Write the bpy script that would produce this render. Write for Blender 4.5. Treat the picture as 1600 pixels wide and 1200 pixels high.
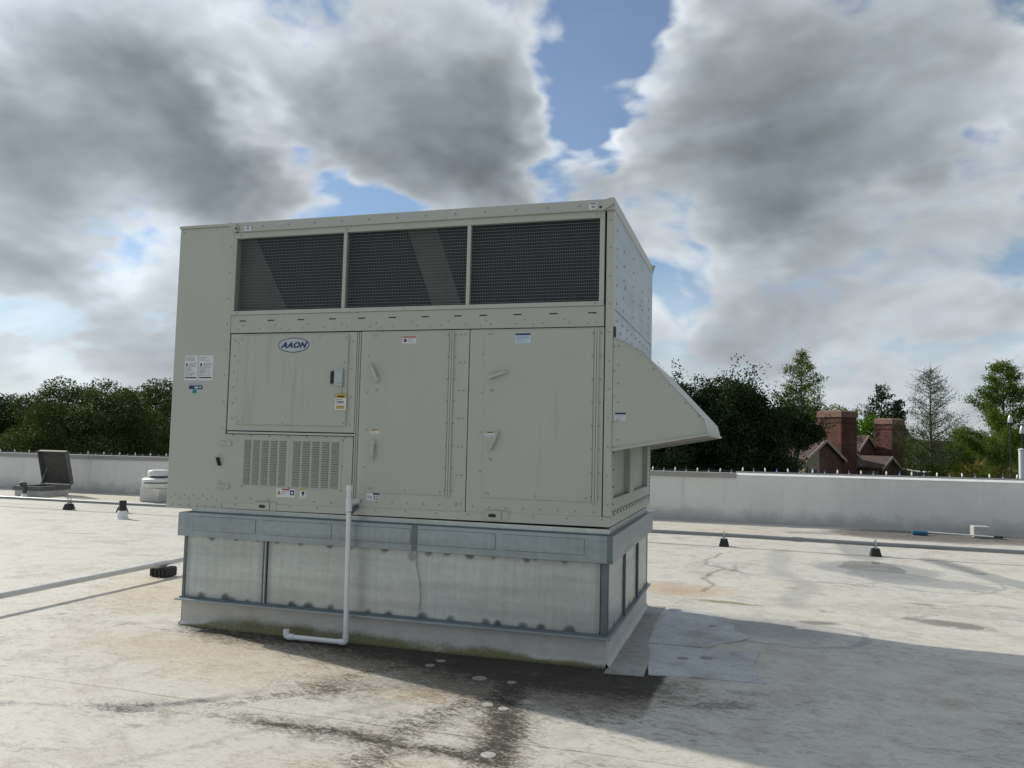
import bpy, math, random
import numpy as np
from mathutils import Vector, Matrix

for o in list(bpy.data.objects): bpy.data.objects.remove(o)
scene = bpy.context.scene
COL = scene.collection
rad = math.radians

# ------------------------------------------------------------------ camera
CAM = Vector((0.92541, -5.51863, 1.52538)); YAW, PITCH, ROLL = -0.29151, 0.07079, 0.02349
fw = Vector((math.sin(YAW)*math.cos(PITCH), math.cos(YAW)*math.cos(PITCH), math.sin(PITCH)))
rt = Vector((math.cos(YAW), -math.sin(YAW), 0)); up = rt.cross(fw)
rt, up = rt*math.cos(ROLL)+up*math.sin(ROLL), -rt*math.sin(ROLL)+up*math.cos(ROLL)
cd = bpy.data.cameras.new('camera'); cam = bpy.data.objects.new('camera', cd); COL.objects.link(cam)
m = Matrix((rt, up, -fw)).transposed().to_4x4(); m.translation = CAM; cam.matrix_world = m
cd.sensor_fit = 'HORIZONTAL'; cd.sensor_width = 36.0; cd.lens = 36.0*1250/1600
cd.clip_start = 0.05; cd.clip_end = 3000
scene.camera = cam

# ------------------------------------------------------------------ light, exposure
SUN = Vector((-0.794, 0.238, 0.559)).normalized()
sl = bpy.data.lights.new('sun', 'SUN'); sl.energy = 4.3; sl.angle = rad(0.9); sl.color = (1.0, 0.945, 0.85)
so = bpy.data.objects.new('sun', sl); COL.objects.link(so); so.rotation_euler = (-SUN).to_track_quat('-Z', 'Y').to_euler()
so.location = SUN*60
vs = scene.view_settings
vs.view_transform = 'Standard'; vs.look = 'None'; vs.gamma = 1.0; vs.exposure = 0.0; vs.use_curve_mapping = False
scene.cycles.max_bounces = 6; scene.cycles.diffuse_bounces = 3; scene.cycles.transparent_max_bounces = 4
scene.cycles.use_denoising = True

class NT:
    """small helper around a node tree"""
    def __init__(s, tree): s.t = tree; s.n = tree.nodes; s.l = tree.links
    def put(s, sock, v):
        if isinstance(v, bpy.types.NodeSocket): s.l.new(v, sock)
        elif v is not None:
            if isinstance(v, (tuple, list)) and len(v) == 3 and sock.type == 'RGBA': v = (*v, 1)
            sock.default_value = v
    def math(s, op, a, b=None, c=None, clamp=False):
        n = s.n.new('ShaderNodeMath'); n.operation = op; n.use_clamp = clamp
        for i, v in enumerate((a, b, c)):
            if v is not None: s.put(n.inputs[i], v)
        return n.outputs[0]
    def vec(s, op, a, b=None, c=None):
        n = s.n.new('ShaderNodeVectorMath'); n.operation = op
        s.put(n.inputs[0], a)
        if b is not None: s.put(n.inputs[3 if op == 'SCALE' else 1], b)
        if c is not None: s.put(n.inputs[2], c)
        return n.outputs[1] if op in ('DOT_PRODUCT', 'LENGTH') else n.outputs[0]
    def noise(s, v, scale, detail=4, rough=0.55, dist=0.0, dim='3D', color=False):
        n = s.n.new('ShaderNodeTexNoise'); n.noise_dimensions = dim
        if v is not None: s.put(n.inputs['Vector'], v)
        n.inputs['Scale'].default_value = scale; n.inputs['Detail'].default_value = detail
        n.inputs['Roughness'].default_value = rough; n.inputs['Distortion'].default_value = dist
        return n.outputs[1 if color else 0]
    def smooth(s, v, a, b, lo=0.0, hi=1.0, kind='SMOOTHSTEP'):
        n = s.n.new('ShaderNodeMapRange'); n.interpolation_type = kind
        s.put(n.inputs[0], v)
        for i, x in enumerate((a, b, lo, hi)): s.put(n.inputs[i+1], x)
        return n.outputs[0]
    def mix(s, f, a, b, mode='MIX'):
        n = s.n.new('ShaderNodeMix'); n.data_type = 'RGBA'; n.blend_type = mode
        s.put(n.inputs[0], f); s.put(n.inputs[6], a); s.put(n.inputs[7], b)
        return n.outputs[2]
    def ramp(s, f, stops):
        n = s.n.new('ShaderNodeValToRGB'); s.put(n.inputs[0], f); e = n.color_ramp.elements
        while len(e) < len(stops): e.new(0.5)
        for el, (p, c) in zip(e, stops): el.position = p; el.color = (*c, 1)
        return n.outputs[0]
    def sep(s, v):
        n = s.n.new('ShaderNodeSeparateXYZ'); s.put(n.inputs[0], v); return n.outputs
    def comb(s, x, y, z):
        n = s.n.new('ShaderNodeCombineXYZ')
        for i, v in enumerate((x, y, z)): s.put(n.inputs[i], v)
        return n.outputs[0]
    def attr(s, name):
        n = s.n.new('ShaderNodeAttribute'); n.attribute_name = name; return n.outputs['Fac']
    def bump(s, h, strength=0.3, dist=0.01):
        n = s.n.new('ShaderNodeBump'); s.put(n.inputs['Height'], h)
        n.inputs['Strength'].default_value = strength; n.inputs['Distance'].default_value = dist
        return n.outputs[0]

# ------------------------------------------------------------------ sky: Nishita blue with broken cumulus
world = bpy.data.worlds.new('World'); scene.world = world; world.use_nodes = True
N = NT(world.node_tree); N.n.clear()
STR = 0.10
geo = N.n.new('ShaderNodeTexCoord').outputs['Generated']
D = N.vec('NORMALIZE', geo)
sky = N.n.new('ShaderNodeTexSky'); sky.sky_type = 'NISHITA'; sky.sun_disc = False
sky.sun_elevation = math.asin(SUN.z); sky.sun_rotation = math.atan2(SUN.x, SUN.y)
sky.altitude = 20; sky.air_density = 1.0; sky.dust_density = 0.2; sky.ozone_density = 1.4
X, Y, Z = N.sep(D)
P = N.vec('MULTIPLY', D, (1.0, 1.0, 1.75))
warp = N.vec('SCALE', N.vec('SUBTRACT', N.noise(P, 3.0, 2, 0.5, color=True), (0.5, 0.5, 0.5)), 0.16)
P2 = N.vec('ADD', P, warp)
def billow(v, sc):
    n = N.n.new('ShaderNodeTexVoronoi'); n.feature = 'F1'; n.inputs['Scale'].default_value = sc; n.inputs['Detail'].default_value = 2.0
    n.inputs['Roughness'].default_value = 0.55; n.inputs['Lacunarity'].default_value = 2.2; N.put(n.inputs['Vector'], v); return n.outputs['Distance']
n1 = N.noise(P2, 3.6, 7, 0.57)
up_ = (SUN.x*0.018, SUN.y*0.018, 0.030)
puff = billow(P2, 8.5)
m1 = N.noise(P2, 3.6, 4, 0.52); m2 = N.noise(N.vec('ADD', P2, (SUN.x*0.03, SUN.y*0.03, 0.05)), 3.6, 4, 0.52)
# cumulus masses and the blue gaps between them: direction, angular radius (rad), weight
wd = N.vec('NORMALIZE', N.vec('ADD', D, N.vec('SCALE', N.vec('SUBTRACT', N.noise(P, 8.0, 3, 0.6, color=True), (0.5, 0.5, 0.5)), 0.13)))
MASS = [((-0.684, 0.656, 0.319), 0.142, 0.28), ((-0.600, 0.733, 0.319), 0.079, 0.24), ((-0.720, 0.648, 0.250), 0.081, 0.16), ((-0.575, 0.772, 0.271), 0.052, 0.19),
        ((-0.617, 0.688, 0.382), 0.062, 0.12), ((-0.433, 0.801, 0.413), 0.081, 0.26), ((-0.359, 0.855, 0.374), 0.091, 0.40), ((-0.291, 0.895, 0.337), 0.062, 0.36),
        ((-0.296, 0.853, 0.429), 0.060, 0.12), ((0.038, 0.937, 0.347), 0.109, 0.27), ((0.004, 0.962, 0.275), 0.082, 0.23), ((0.159, 0.903, 0.400), 0.115, 0.19),
        ((0.118, 0.931, 0.345), 0.077, 0.11), ((-0.704, 0.687, 0.179), 0.049, 0.20), ((-0.737, 0.654, 0.170), 0.034, 0.16), ((-0.566, 0.708, 0.421), 0.028, -0.24),
        ((-0.554, 0.739, 0.383), 0.029, -0.30), ((-0.538, 0.767, 0.349), 0.028, -0.38), ((-0.512, 0.793, 0.330), 0.025, -0.19), ((-0.475, 0.825, 0.307), 0.029, -0.19),
        ((-0.424, 0.858, 0.291), 0.026, -0.18), ((-0.382, 0.877, 0.290), 0.020, -0.12), ((-0.150, 0.869, 0.472), 0.068, -0.33), ((-0.175, 0.892, 0.417), 0.062, -0.33),
        ((-0.197, 0.909, 0.369), 0.044, -0.33), ((-0.146, 0.926, 0.347), 0.038, -0.12), ((-0.234, 0.922, 0.309), 0.031, -0.22), ((-0.085, 0.975, 0.205), 0.058, -0.30),
        ((-0.097, 0.986, 0.136), 0.047, -0.14), ((-0.040, 0.973, 0.226), 0.031, -0.16), ((0.244, 0.914, 0.324), 0.025, -0.16), ((0.215, 0.916, 0.338), 0.020, -0.11),
        ((0.132, 0.944, 0.302), 0.032, -0.26), ((0.170, 0.941, 0.291), 0.021, -0.16), ((-0.672, 0.704, 0.228), 0.049, -0.08), ((-0.742, 0.663, 0.103), 0.082, 0.10),
        ((-0.669, 0.724, 0.168), 0.032, -0.12), ((0.040, 0.971, 0.237), 0.045, -0.16), ((-0.114, 0.869, 0.482), 0.055, -0.20), ((-0.229, 0.857, 0.461), 0.050, -0.10),
        ((-0.663, 0.713, 0.230), 0.070, -0.14), ((-0.716, 0.685, 0.133), 0.080, -0.10), ((0.004, 0.978, 0.210), 0.060, -0.14)]
acc = None
for c, r, w in MASS:
    k = 2.0/(r*r)
    g = N.math('EXPONENT', N.math('MULTIPLY_ADD', N.vec('DOT_PRODUCT', wd, c), k, -k))
    acc = N.math('MULTIPLY', g, w) if acc is None else N.math('MULTIPLY_ADD', g, w, acc)
edge = N.math('ADD', N.math('MULTIPLY_ADD', n1, 1.60, 0.05), acc)
edge = N.math('SUBTRACT', edge, N.math('MULTIPLY', N.math('SUBTRACT', puff, 0.45), 0.40))
core = N.math('ADD', N.math('MULTIPLY_ADD', m1, 1.15, 0.19), acc)
core = N.math('MULTIPLY_ADD', N.math('SUBTRACT', edge, core), 0.24, core)
alpha = N.smooth(edge, 0.41, 0.69, 0.06, 1.0)
thick = N.smooth(core, 0.55, 1.22, kind='LINEAR')
sund = N.math('MAXIMUM', N.vec('DOT_PRODUCT', D, tuple(SUN)), 0.0)
glow = N.math('MULTIPLY', N.math('POWER', sund, 7.0), N.math('MULTIPLY_ADD', thick, -0.75, 1.0))
lite = N.smooth(N.math('SUBTRACT', m1, m2), -0.10, 0.10, 0.80, 1.22)
cc = N.ramp(thick, [(0.0, (0.80, 0.83, 0.86)), (0.16, (0.62, 0.66, 0.70)), (0.45, (0.40, 0.44, 0.475)), (0.75, (0.275, 0.31, 0.34)), (1.0, (0.20, 0.23, 0.255))])
cc = N.vec('SCALE', cc, lite)
gain = N.math('MULTIPLY_ADD', glow, 1.8, 1.0)
cc = N.vec('SCALE', cc, gain)
cc = N.vec('SCALE', cc, 1.0/STR)
hz = N.smooth(Z, 0.0, 0.26, 0.94, 0.0)
alpha = N.math('MAXIMUM', alpha, hz)
bgc = N.mix(alpha, N.vec('MULTIPLY', sky.outputs[0], (0.97, 1.03, 1.08)), cc)
bg = N.n.new('ShaderNodeBackground'); N.put(bg.inputs[0], bgc); bg.inputs[1].default_value = STR
wo = N.n.new('ShaderNodeOutputWorld'); N.l.new(bg.outputs[0], wo.inputs[0])

# ================================================================== helpers
def fbm2(x, y, seed=0, octv=5, rough=0.5):
    """value noise in numpy, about 0..1"""
    x = np.asarray(x, float); y = np.asarray(y, float); tot = np.zeros(np.broadcast(x, y).shape); amp = 1.0; norm = 0.0
    for k in range(octv):
        f = 2.0**k; u = x*f+17.3*k; v = y*f-9.1*k; iu = np.floor(u).astype(np.int64); iv = np.floor(v).astype(np.int64)
        fu = u-iu; fv = v-iv; fu = fu*fu*(3-2*fu); fv = fv*fv*(3-2*fv)
        def h(a, b):
            n = (a*374761393+b*668265263+(seed+k*13)*982451653) & 0xffffffff
            n = ((n ^ (n >> 13))*1274126177) & 0xffffffff
            return ((n ^ (n >> 16)) & 0xffff)/65535.0
        a = h(iu, iv)*(1-fu)+h(iu+1, iv)*fu; b = h(iu, iv+1)*(1-fu)+h(iu+1, iv+1)*fu
        tot += amp*(a*(1-fv)+b*fv); norm += amp; amp *= rough
    return tot/norm
def sstep(a, b, v):
    t = np.clip((v-a)/(b-a), 0, 1); return t*t*(3-2*t)

BASE = {}                                   # world position of every object's frame
def tag(o, label=None, cat=None, group=None, kind=None):
    if label: o['label'] = label
    if cat: o['category'] = cat
    if group: o['group'] = group
    if kind: o['kind'] = kind
    return o
def link(o, parent=None, loc=None):
    COL.objects.link(o)
    if parent is not None: o.parent = parent
    if loc is not None: o.location = loc
    return o
def thing(name, loc, label, cat, group=None):
    o = bpy.data.objects.new(name, None); o.empty_display_size = 0.2; link(o, None, loc); BASE[o] = Vector(loc)
    return tag(o, label, cat, group)

class MB:
    """mesh builder in world coordinates"""
    def __init__(s): s.v = []; s.f = []; s.mi = []; s.m = 0
    def add(s, vs, fs):
        b = len(s.v); s.v += [tuple(v) for v in vs]; s.f += [tuple(b+i for i in f) for f in fs]; s.mi += [s.m]*len(fs); return s
    def box(s, x0, x1, y0, y1, z0, z1):
        return s.add([(x0,y0,z0),(x1,y0,z0),(x1,y1,z0),(x0,y1,z0),(x0,y0,z1),(x1,y0,z1),(x1,y1,z1),(x0,y1,z1)],
                     [(0,3,2,1),(4,5,6,7),(0,1,5,4),(1,2,6,5),(2,3,7,6),(3,0,4,7)])
    def hexa(s, p): return s.add(p, [(0,3,2,1),(4,5,6,7),(0,1,5,4),(1,2,6,5),(2,3,7,6),(3,0,4,7)])
    def prism(s, poly, axis, a, b):
        """poly in the two other axes (in xyz order), extruded along axis from a to b"""
        def P(q, t):
            q = list(q); q.insert('xyz'.index(axis), t); return q
        n = len(poly); vs = [P(q, a) for q in poly]+[P(q, b) for q in poly]
        return s.add(vs, [tuple(range(n))[::-1], tuple(range(n, 2*n))]+[(i, (i+1) % n, n+(i+1) % n, n+i) for i in range(n)])
    def tube(s, pts, radii, sides=10, cap=True):
        pts = [Vector(p) for p in pts]
        if not hasattr(radii, '__len__'): radii = [radii]*len(pts)
        b = len(s.v); n = len(pts); prev = None
        for i, p in enumerate(pts):
            d = (pts[min(i+1, n-1)]-pts[max(i-1, 0)])
            d = d.normalized() if d.length > 1e-9 else Vector((0, 0, 1))
            if prev is None: a = d.orthogonal().normalized()
            else: a = (prev-d*prev.dot(d)); a = a.normalized() if a.length > 1e-6 else d.orthogonal().normalized()
            prev = a; c = d.cross(a)
            for k in range(sides):
                t = 2*math.pi*k/sides; s.v.append(tuple(p+(a*math.cos(t)+c*math.sin(t))*radii[i]))
        fs = []
        for i in range(n-1):
            for k in range(sides):
                k2 = (k+1) % sides; fs.append((b+i*sides+k, b+i*sides+k2, b+(i+1)*sides+k2, b+(i+1)*sides+k))
        if cap: fs += [tuple(b+k for k in range(sides))[::-1], tuple(b+(n-1)*sides+k for k in range(sides))]
        s.f += fs; s.mi += [s.m]*len(fs); return s
    def lathe(s, cx, cy, prof, sides=24):
        return s.tube([(cx, cy, z) for r, z in prof], [max(r, 1e-4) for r, z in prof], sides) if all(abs(prof[i][1]-prof[i+1][1]) > 1e-6 for i in range(len(prof)-1)) else s._lathe(cx, cy, prof, sides)
    def _lathe(s, cx, cy, prof, sides):
        b = len(s.v); n = len(prof)
        for r, z in prof:
            for k in range(sides): t = 2*math.pi*k/sides; s.v.append((cx+r*math.cos(t), cy+r*math.sin(t), z))
        fs = [(b+i*sides+k, b+i*sides+(k+1) % sides, b+(i+1)*sides+(k+1) % sides, b+(i+1)*sides+k) for i in range(n-1) for k in range(sides)]
        fs += [tuple(b+k for k in range(sides))[::-1], tuple(b+(n-1)*sides+k for k in range(sides))]
        s.f += fs; s.mi += [s.m]*len(fs); return s
    def disc(s, c, n, r, sides=10, h=0.003):
        """short cylinder standing off a surface"""
        c = Vector(c); n = Vector(n); return s.tube([c, c+n*h], [r, r*0.8], sides)
    def build(s, name, mat, parent=None, smooth=False, bevel=0.0, loc=None):
        me = bpy.data.meshes.new(name); base = BASE[parent] if parent is not None else (Vector(loc) if loc else Vector((0, 0, 0)))
        me.from_pydata([(v[0]-base.x, v[1]-base.y, v[2]-base.z) for v in s.v], [], s.f)
        for mm in (mat if isinstance(mat, (list, tuple)) else [mat]): me.materials.append(mm)
        if isinstance(mat, (list, tuple)): me.polygons.foreach_set('material_index', s.mi)
        if smooth: me.polygons.foreach_set('use_smooth', [True]*len(me.polygons)); me.set_sharp_from_angle(angle=rad(40))
        o = bpy.data.objects.new(name, me); link(o, parent)
        if parent is None and loc: o.location = loc
        if bevel:
            bm = o.modifiers.new('bevel', 'BEVEL'); bm.width = bevel; bm.segments = 2; bm.limit_method = 'ANGLE'
        BASE[o] = base
        return o
def B(name, mat, parent, *args, bevel=0.0):
    return MB().box(*args).build(name, mat, parent, bevel=bevel)
def mesh_np(name, V, Q, mat, parent=None, attrs=None, smooth=False, base=None):
    """quads from numpy arrays"""
    me = bpy.data.meshes.new(name); V = np.asarray(V, np.float32); Q = np.asarray(Q, np.int32); k = Q.shape[1]
    if base is not None: V = V-np.array(base, np.float32)
    me.vertices.add(len(V)); me.vertices.foreach_set('co', V.ravel())
    me.loops.add(Q.size); me.loops.foreach_set('vertex_index', Q.ravel())
    me.polygons.add(len(Q)); me.polygons.foreach_set('loop_start', np.arange(0, Q.size, k, dtype=np.int32))
    me.polygons.foreach_set('loop_total', np.full(len(Q), k, np.int32))
    if smooth: me.polygons.foreach_set('use_smooth', np.ones(len(Q), bool))
    me.update(calc_edges=True); me.validate()
    for n, a in (attrs or {}).items():
        at = me.attributes.new(n, 'FLOAT', 'POINT'); at.data.foreach_set('value', np.asarray(a, np.float32).ravel())
    me.materials.append(mat); o = bpy.data.objects.new(name, me); link(o, parent)
    BASE[o] = Vector(base) if base is not None else Vector((0, 0, 0))
    return o
def grid_quads(nu, nv):
    i = np.arange(nu-1)[:, None]*nv+np.arange(nv-1)[None, :]; i = i.ravel()
    return np.stack([i, i+nv, i+nv+1, i+1], 1)

# ================================================================== materials
def new_mat(name):
    mt = bpy.data.materials.new(name); mt.use_nodes = True; t = NT(mt.node_tree); b = t.n['Principled BSDF']; return mt, t, b
def pos(t): return t.n.new('ShaderNodeNewGeometry').outputs['Position']
def plain(name, col, rough=0.5, metal=0.0, var=0.10, scale=6.0, bump=0.0, bscale=60.0, spec=0.5, stretch=(1, 1, 1), emit=None):
    mt, t, b = new_mat(name)
    p = pos(t)
    if stretch != (1, 1, 1): p = t.vec('MULTIPLY', p, stretch)
    n = t.noise(p, scale, 5, 0.6)
    f = t.smooth(n, 0.25, 0.75, 1-var, 1+var, 'LINEAR')
    t.put(b.inputs['Base Color'], t.vec('SCALE', (*col,), f)); b.inputs['Roughness'].default_value = rough
    t.put(b.inputs['Roughness'], t.smooth(n, 0.2, 0.8, max(rough-0.08, 0.02), min(rough+0.1, 1.0), 'LINEAR'))
    b.inputs['Metallic'].default_value = metal; b.inputs['Specular IOR Level'].default_value = spec
    if bump: t.put(b.inputs['Normal'], t.bump(t.noise(pos(t), bscale, 4, 0.6), bump, 0.004))
    return mt

# painted sheet metal: slightly uneven, rain streaks and handling dirt
def paint_mat(name, col, rough=0.42, dirt=0.10):
    mt, t, b = new_mat(name); p = pos(t)
    big = t.noise(p, 1.3, 4, 0.55); st = t.noise(t.vec('MULTIPLY', p, (14, 14, 0.9)), 1.0, 5, 0.65); sp = t.noise(p, 38, 4, 0.7)
    d = t.math('MULTIPLY', t.smooth(st, 0.50, 0.82), t.smooth(big, 0.40, 0.72))
    d2 = t.smooth(sp, 0.66, 0.80)
    oi = t.n.new('ShaderNodeObjectInfo').outputs['Random']
    f = t.math('MULTIPLY', t.smooth(big, 0.2, 0.8, 0.955, 1.045, 'LINEAR'), t.smooth(oi, 0, 1, 0.97, 1.03, 'LINEAR'))
    c = t.vec('SCALE', (*col,), f)
    c = t.mix(t.math('MULTIPLY', d, dirt*2.4), c, (0.20, 0.19, 0.16)); c = t.mix(t.math('MULTIPLY', d2, dirt), c, (0.16, 0.15, 0.13))
    t.put(b.inputs['Base Color'], c); t.put(b.inputs['Roughness'], t.smooth(t.math('ADD', st, d2), 0.3, 1.2, rough-0.07, rough+0.16, 'LINEAR'))
    # oil-canning: sheet metal is never perfectly flat
    t.put(b.inputs['Normal'], t.bump(t.noise(p, 2.6, 2, 0.4), 0.35, 0.012))
    b.inputs['Specular IOR Level'].default_value = 0.42
    return mt
PAINT = paint_mat('beige_grey_paint', (0.425, 0.432, 0.388), 0.40, 0.14)
PAINT_D = paint_mat('beige_grey_paint_weathered', (0.405, 0.415, 0.37), 0.5, 0.38)
SCREWM = plain('screw_zinc', (0.30, 0.305, 0.28), 0.45, 0.3)
DARKGAP = plain('gap_shade_and_screws', (0.035, 0.036, 0.035), 0.8)  # near-black colour stands for shade in gaps, slots and holes; also dark screws
BLACK = plain('black_rubber', (0.012, 0.012, 0.012), 0.55, 0, 0.25, 30, 0.4)
WIRE = plain('galvanised_wire', (0.20, 0.215, 0.215), 0.4, 0.6)
PVC = plain('white_pvc', (0.66, 0.67, 0.67), 0.35, 0, 0.06, 9)
WHITE = plain('white_print', (0.62, 0.64, 0.66), 0.45, 0, 0.04)
INK = plain('black_print', (0.03, 0.03, 0.035), 0.5)
INKG = plain('grey_print', (0.24, 0.25, 0.27), 0.5, 0, 0.2, 400)
NAVY = plain('navy_print', (0.008, 0.028, 0.11), 0.45)
REDP = plain('red_print', (0.36, 0.03, 0.03), 0.45)
YELP = plain('yellow_print', (0.44, 0.31, 0.06), 0.45)
TEAL = plain('teal_print', (0.02, 0.24, 0.26), 0.45)
SILVER = plain('silver_foil', (0.45, 0.47, 0.48), 0.35, 0.4)
CHROME = plain('zinc_plated_steel', (0.42, 0.50, 0.50), 0.3, 0.8)
ALU = plain('spun_aluminium', (0.62, 0.62, 0.60), 0.42, 0.55, 0.10, 5)
GREYCAP = plain('grey_metal_coping', (0.30, 0.30, 0.29), 0.5, 0.2, 0.12, 4)
RUSTY = plain('hatch_underside', (0.055, 0.052, 0.048), 0.75, 0, 0.45, 9)
CONDUIT = plain('grey_conduit', (0.22, 0.235, 0.245), 0.42, 0.5, 0.12, 3)

def galv_mat(name, tint=(0.40, 0.425, 0.425), metal=0.45):
    """weathered galvanised sheet: spangle, brushed drift, darker daubs from the 'daub' attribute"""
    mt, t, b = new_mat(name); p = pos(t)
    vo = t.n.new('ShaderNodeTexVoronoi'); vo.inputs['Scale'].default_value = 26; t.put(vo.inputs['Vector'], p)
    spg = t.sep(vo.outputs['Color'])[0]
    band = t.noise(t.vec('MULTIPLY', p, (0.5, 0.5, 9.0)), 1.0, 5, 0.6); blot = t.noise(t.vec('MULTIPLY', p, (1.0, 1.0, 0.5)), 2.2, 4, 0.5); run = t.noise(t.vec('MULTIPLY', p, (30, 30, 1.2)), 1.0, 3, 0.6)
    f = t.math('MULTIPLY', t.smooth(spg, 0, 1, 0.96, 1.04, 'LINEAR'), t.smooth(blot, 0.25, 0.75, 0.90, 1.09, 'LINEAR'))
    f = t.math('MULTIPLY', f, t.smooth(band, 0.3, 0.7, 0.80, 1.10, 'LINEAR')); f = t.math('MULTIPLY', f, t.smooth(run, 0.3, 0.75, 1.04, 0.90, 'LINEAR'))
    c = t.vec('SCALE', (*tint,), f)
    dk = t.attr('daub'); dk = t.math('MULTIPLY', dk, t.smooth(t.noise(p, 40, 4, 0.6), 0.2, 0.6, 0.7, 1.0))
    c = t.mix(dk, c, (0.06, 0.072, 0.078))
    t.put(b.inputs['Base Color'], c); b.inputs['Metallic'].default_value = metal
    t.put(b.inputs['Roughness'], t.smooth(blot, 0.2, 0.8, 0.30, 0.50, 'LINEAR'))
    t.put(b.inputs['Normal'], t.bump(t.noise(p, 1.8, 2, 0.4), 0.22, 0.012))
    return mt
GALV = galv_mat('weathered_galvanised_sheet', (0.48, 0.515, 0.505), 0.62)
GALVB = galv_mat('bluish_galvanised_band', (0.31, 0.355, 0.365), 0.4)
GALVD = plain('dark_galvanised_angle', (0.14, 0.17, 0.18), 0.45, 0.4, 0.25, 6)

def coil_mat():
    mt, t, b = new_mat('condenser_coil'); p = pos(t); x, y, z = t.sep(p)
    w = t.math('SINE', t.math('MULTIPLY', z, 300.0)); n = t.noise(p, 5, 4, 0.6)
    c = t.mix(t.smooth(w, -1, 1, 0.2, 0.3), (0.006, 0.007, 0.009), (0.014, 0.017, 0.022)); c = t.vec('SCALE', c, t.smooth(n, 0.3, 0.7, 0.7, 1.4))
    t.put(b.inputs['Base Color'], c); b.inputs['Roughness'].default_value = 0.6; return mt
COIL = coil_mat()

def curb_mat():
    """white membrane on the curb: algae creeping up from the wet foot"""
    mt, t, b = new_mat('curb_membrane'); p = pos(t)
    n = t.noise(p, 7, 6, 0.65); fn = t.noise(p, 42, 5, 0.7)
    c = t.vec('SCALE', (0.50, 0.49, 0.46), t.smooth(n, 0.25, 0.75, 0.86, 1.10, 'LINEAR'))
    a = t.attr('algae')
    c = t.mix(t.smooth(t.math('ADD', a, t.math('MULTIPLY', t.math('SUBTRACT', fn, 0.5), 0.9)), 0.25, 1.15), c, (0.13, 0.125, 0.045))
    g = t.attr('grime'); c = t.mix(t.smooth(t.math('ADD', g, t.math('MULTIPLY', t.math('SUBTRACT', fn, 0.5), 0.8)), 0.35, 0.9), c, (0.05, 0.047, 0.042))
    t.put(b.inputs['Base Color'], c); b.inputs['Roughness'].default_value = 0.6
    t.put(b.inputs['Normal'], t.bump(t.noise(p, 5, 3, 0.5), 0.4, 0.01)); return mt
CURBM = curb_mat()

def wall_mat():
    mt, t, b = new_mat('parapet_membrane'); p = pos(t)
    n = t.noise(p, 0.8, 5, 0.6); st = t.noise(t.vec('MULTIPLY', p, (7, 7, 0.6)), 1.0, 5, 0.65); x, y, z = t.sep(p)
    c = t.vec('SCALE', (0.68, 0.675, 0.645), t.smooth(n, 0.25, 0.75, 0.88, 1.08, 'LINEAR'))
    c = t.mix(t.math('MULTIPLY', t.smooth(st, 0.5, 0.8), 0.35), c, (0.36, 0.36, 0.35))
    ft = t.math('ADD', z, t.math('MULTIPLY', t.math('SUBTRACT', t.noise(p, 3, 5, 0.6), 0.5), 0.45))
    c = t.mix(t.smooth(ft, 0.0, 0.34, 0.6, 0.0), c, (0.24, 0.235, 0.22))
    t.put(b.inputs['Base Color'], c); b.inputs['Roughness'].default_value = 0.55
    t.put(b.inputs['Normal'], t.bump(t.noise(p, 2.5, 3, 0.5), 0.35, 0.02)); return mt
WALLM = wall_mat()

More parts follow.
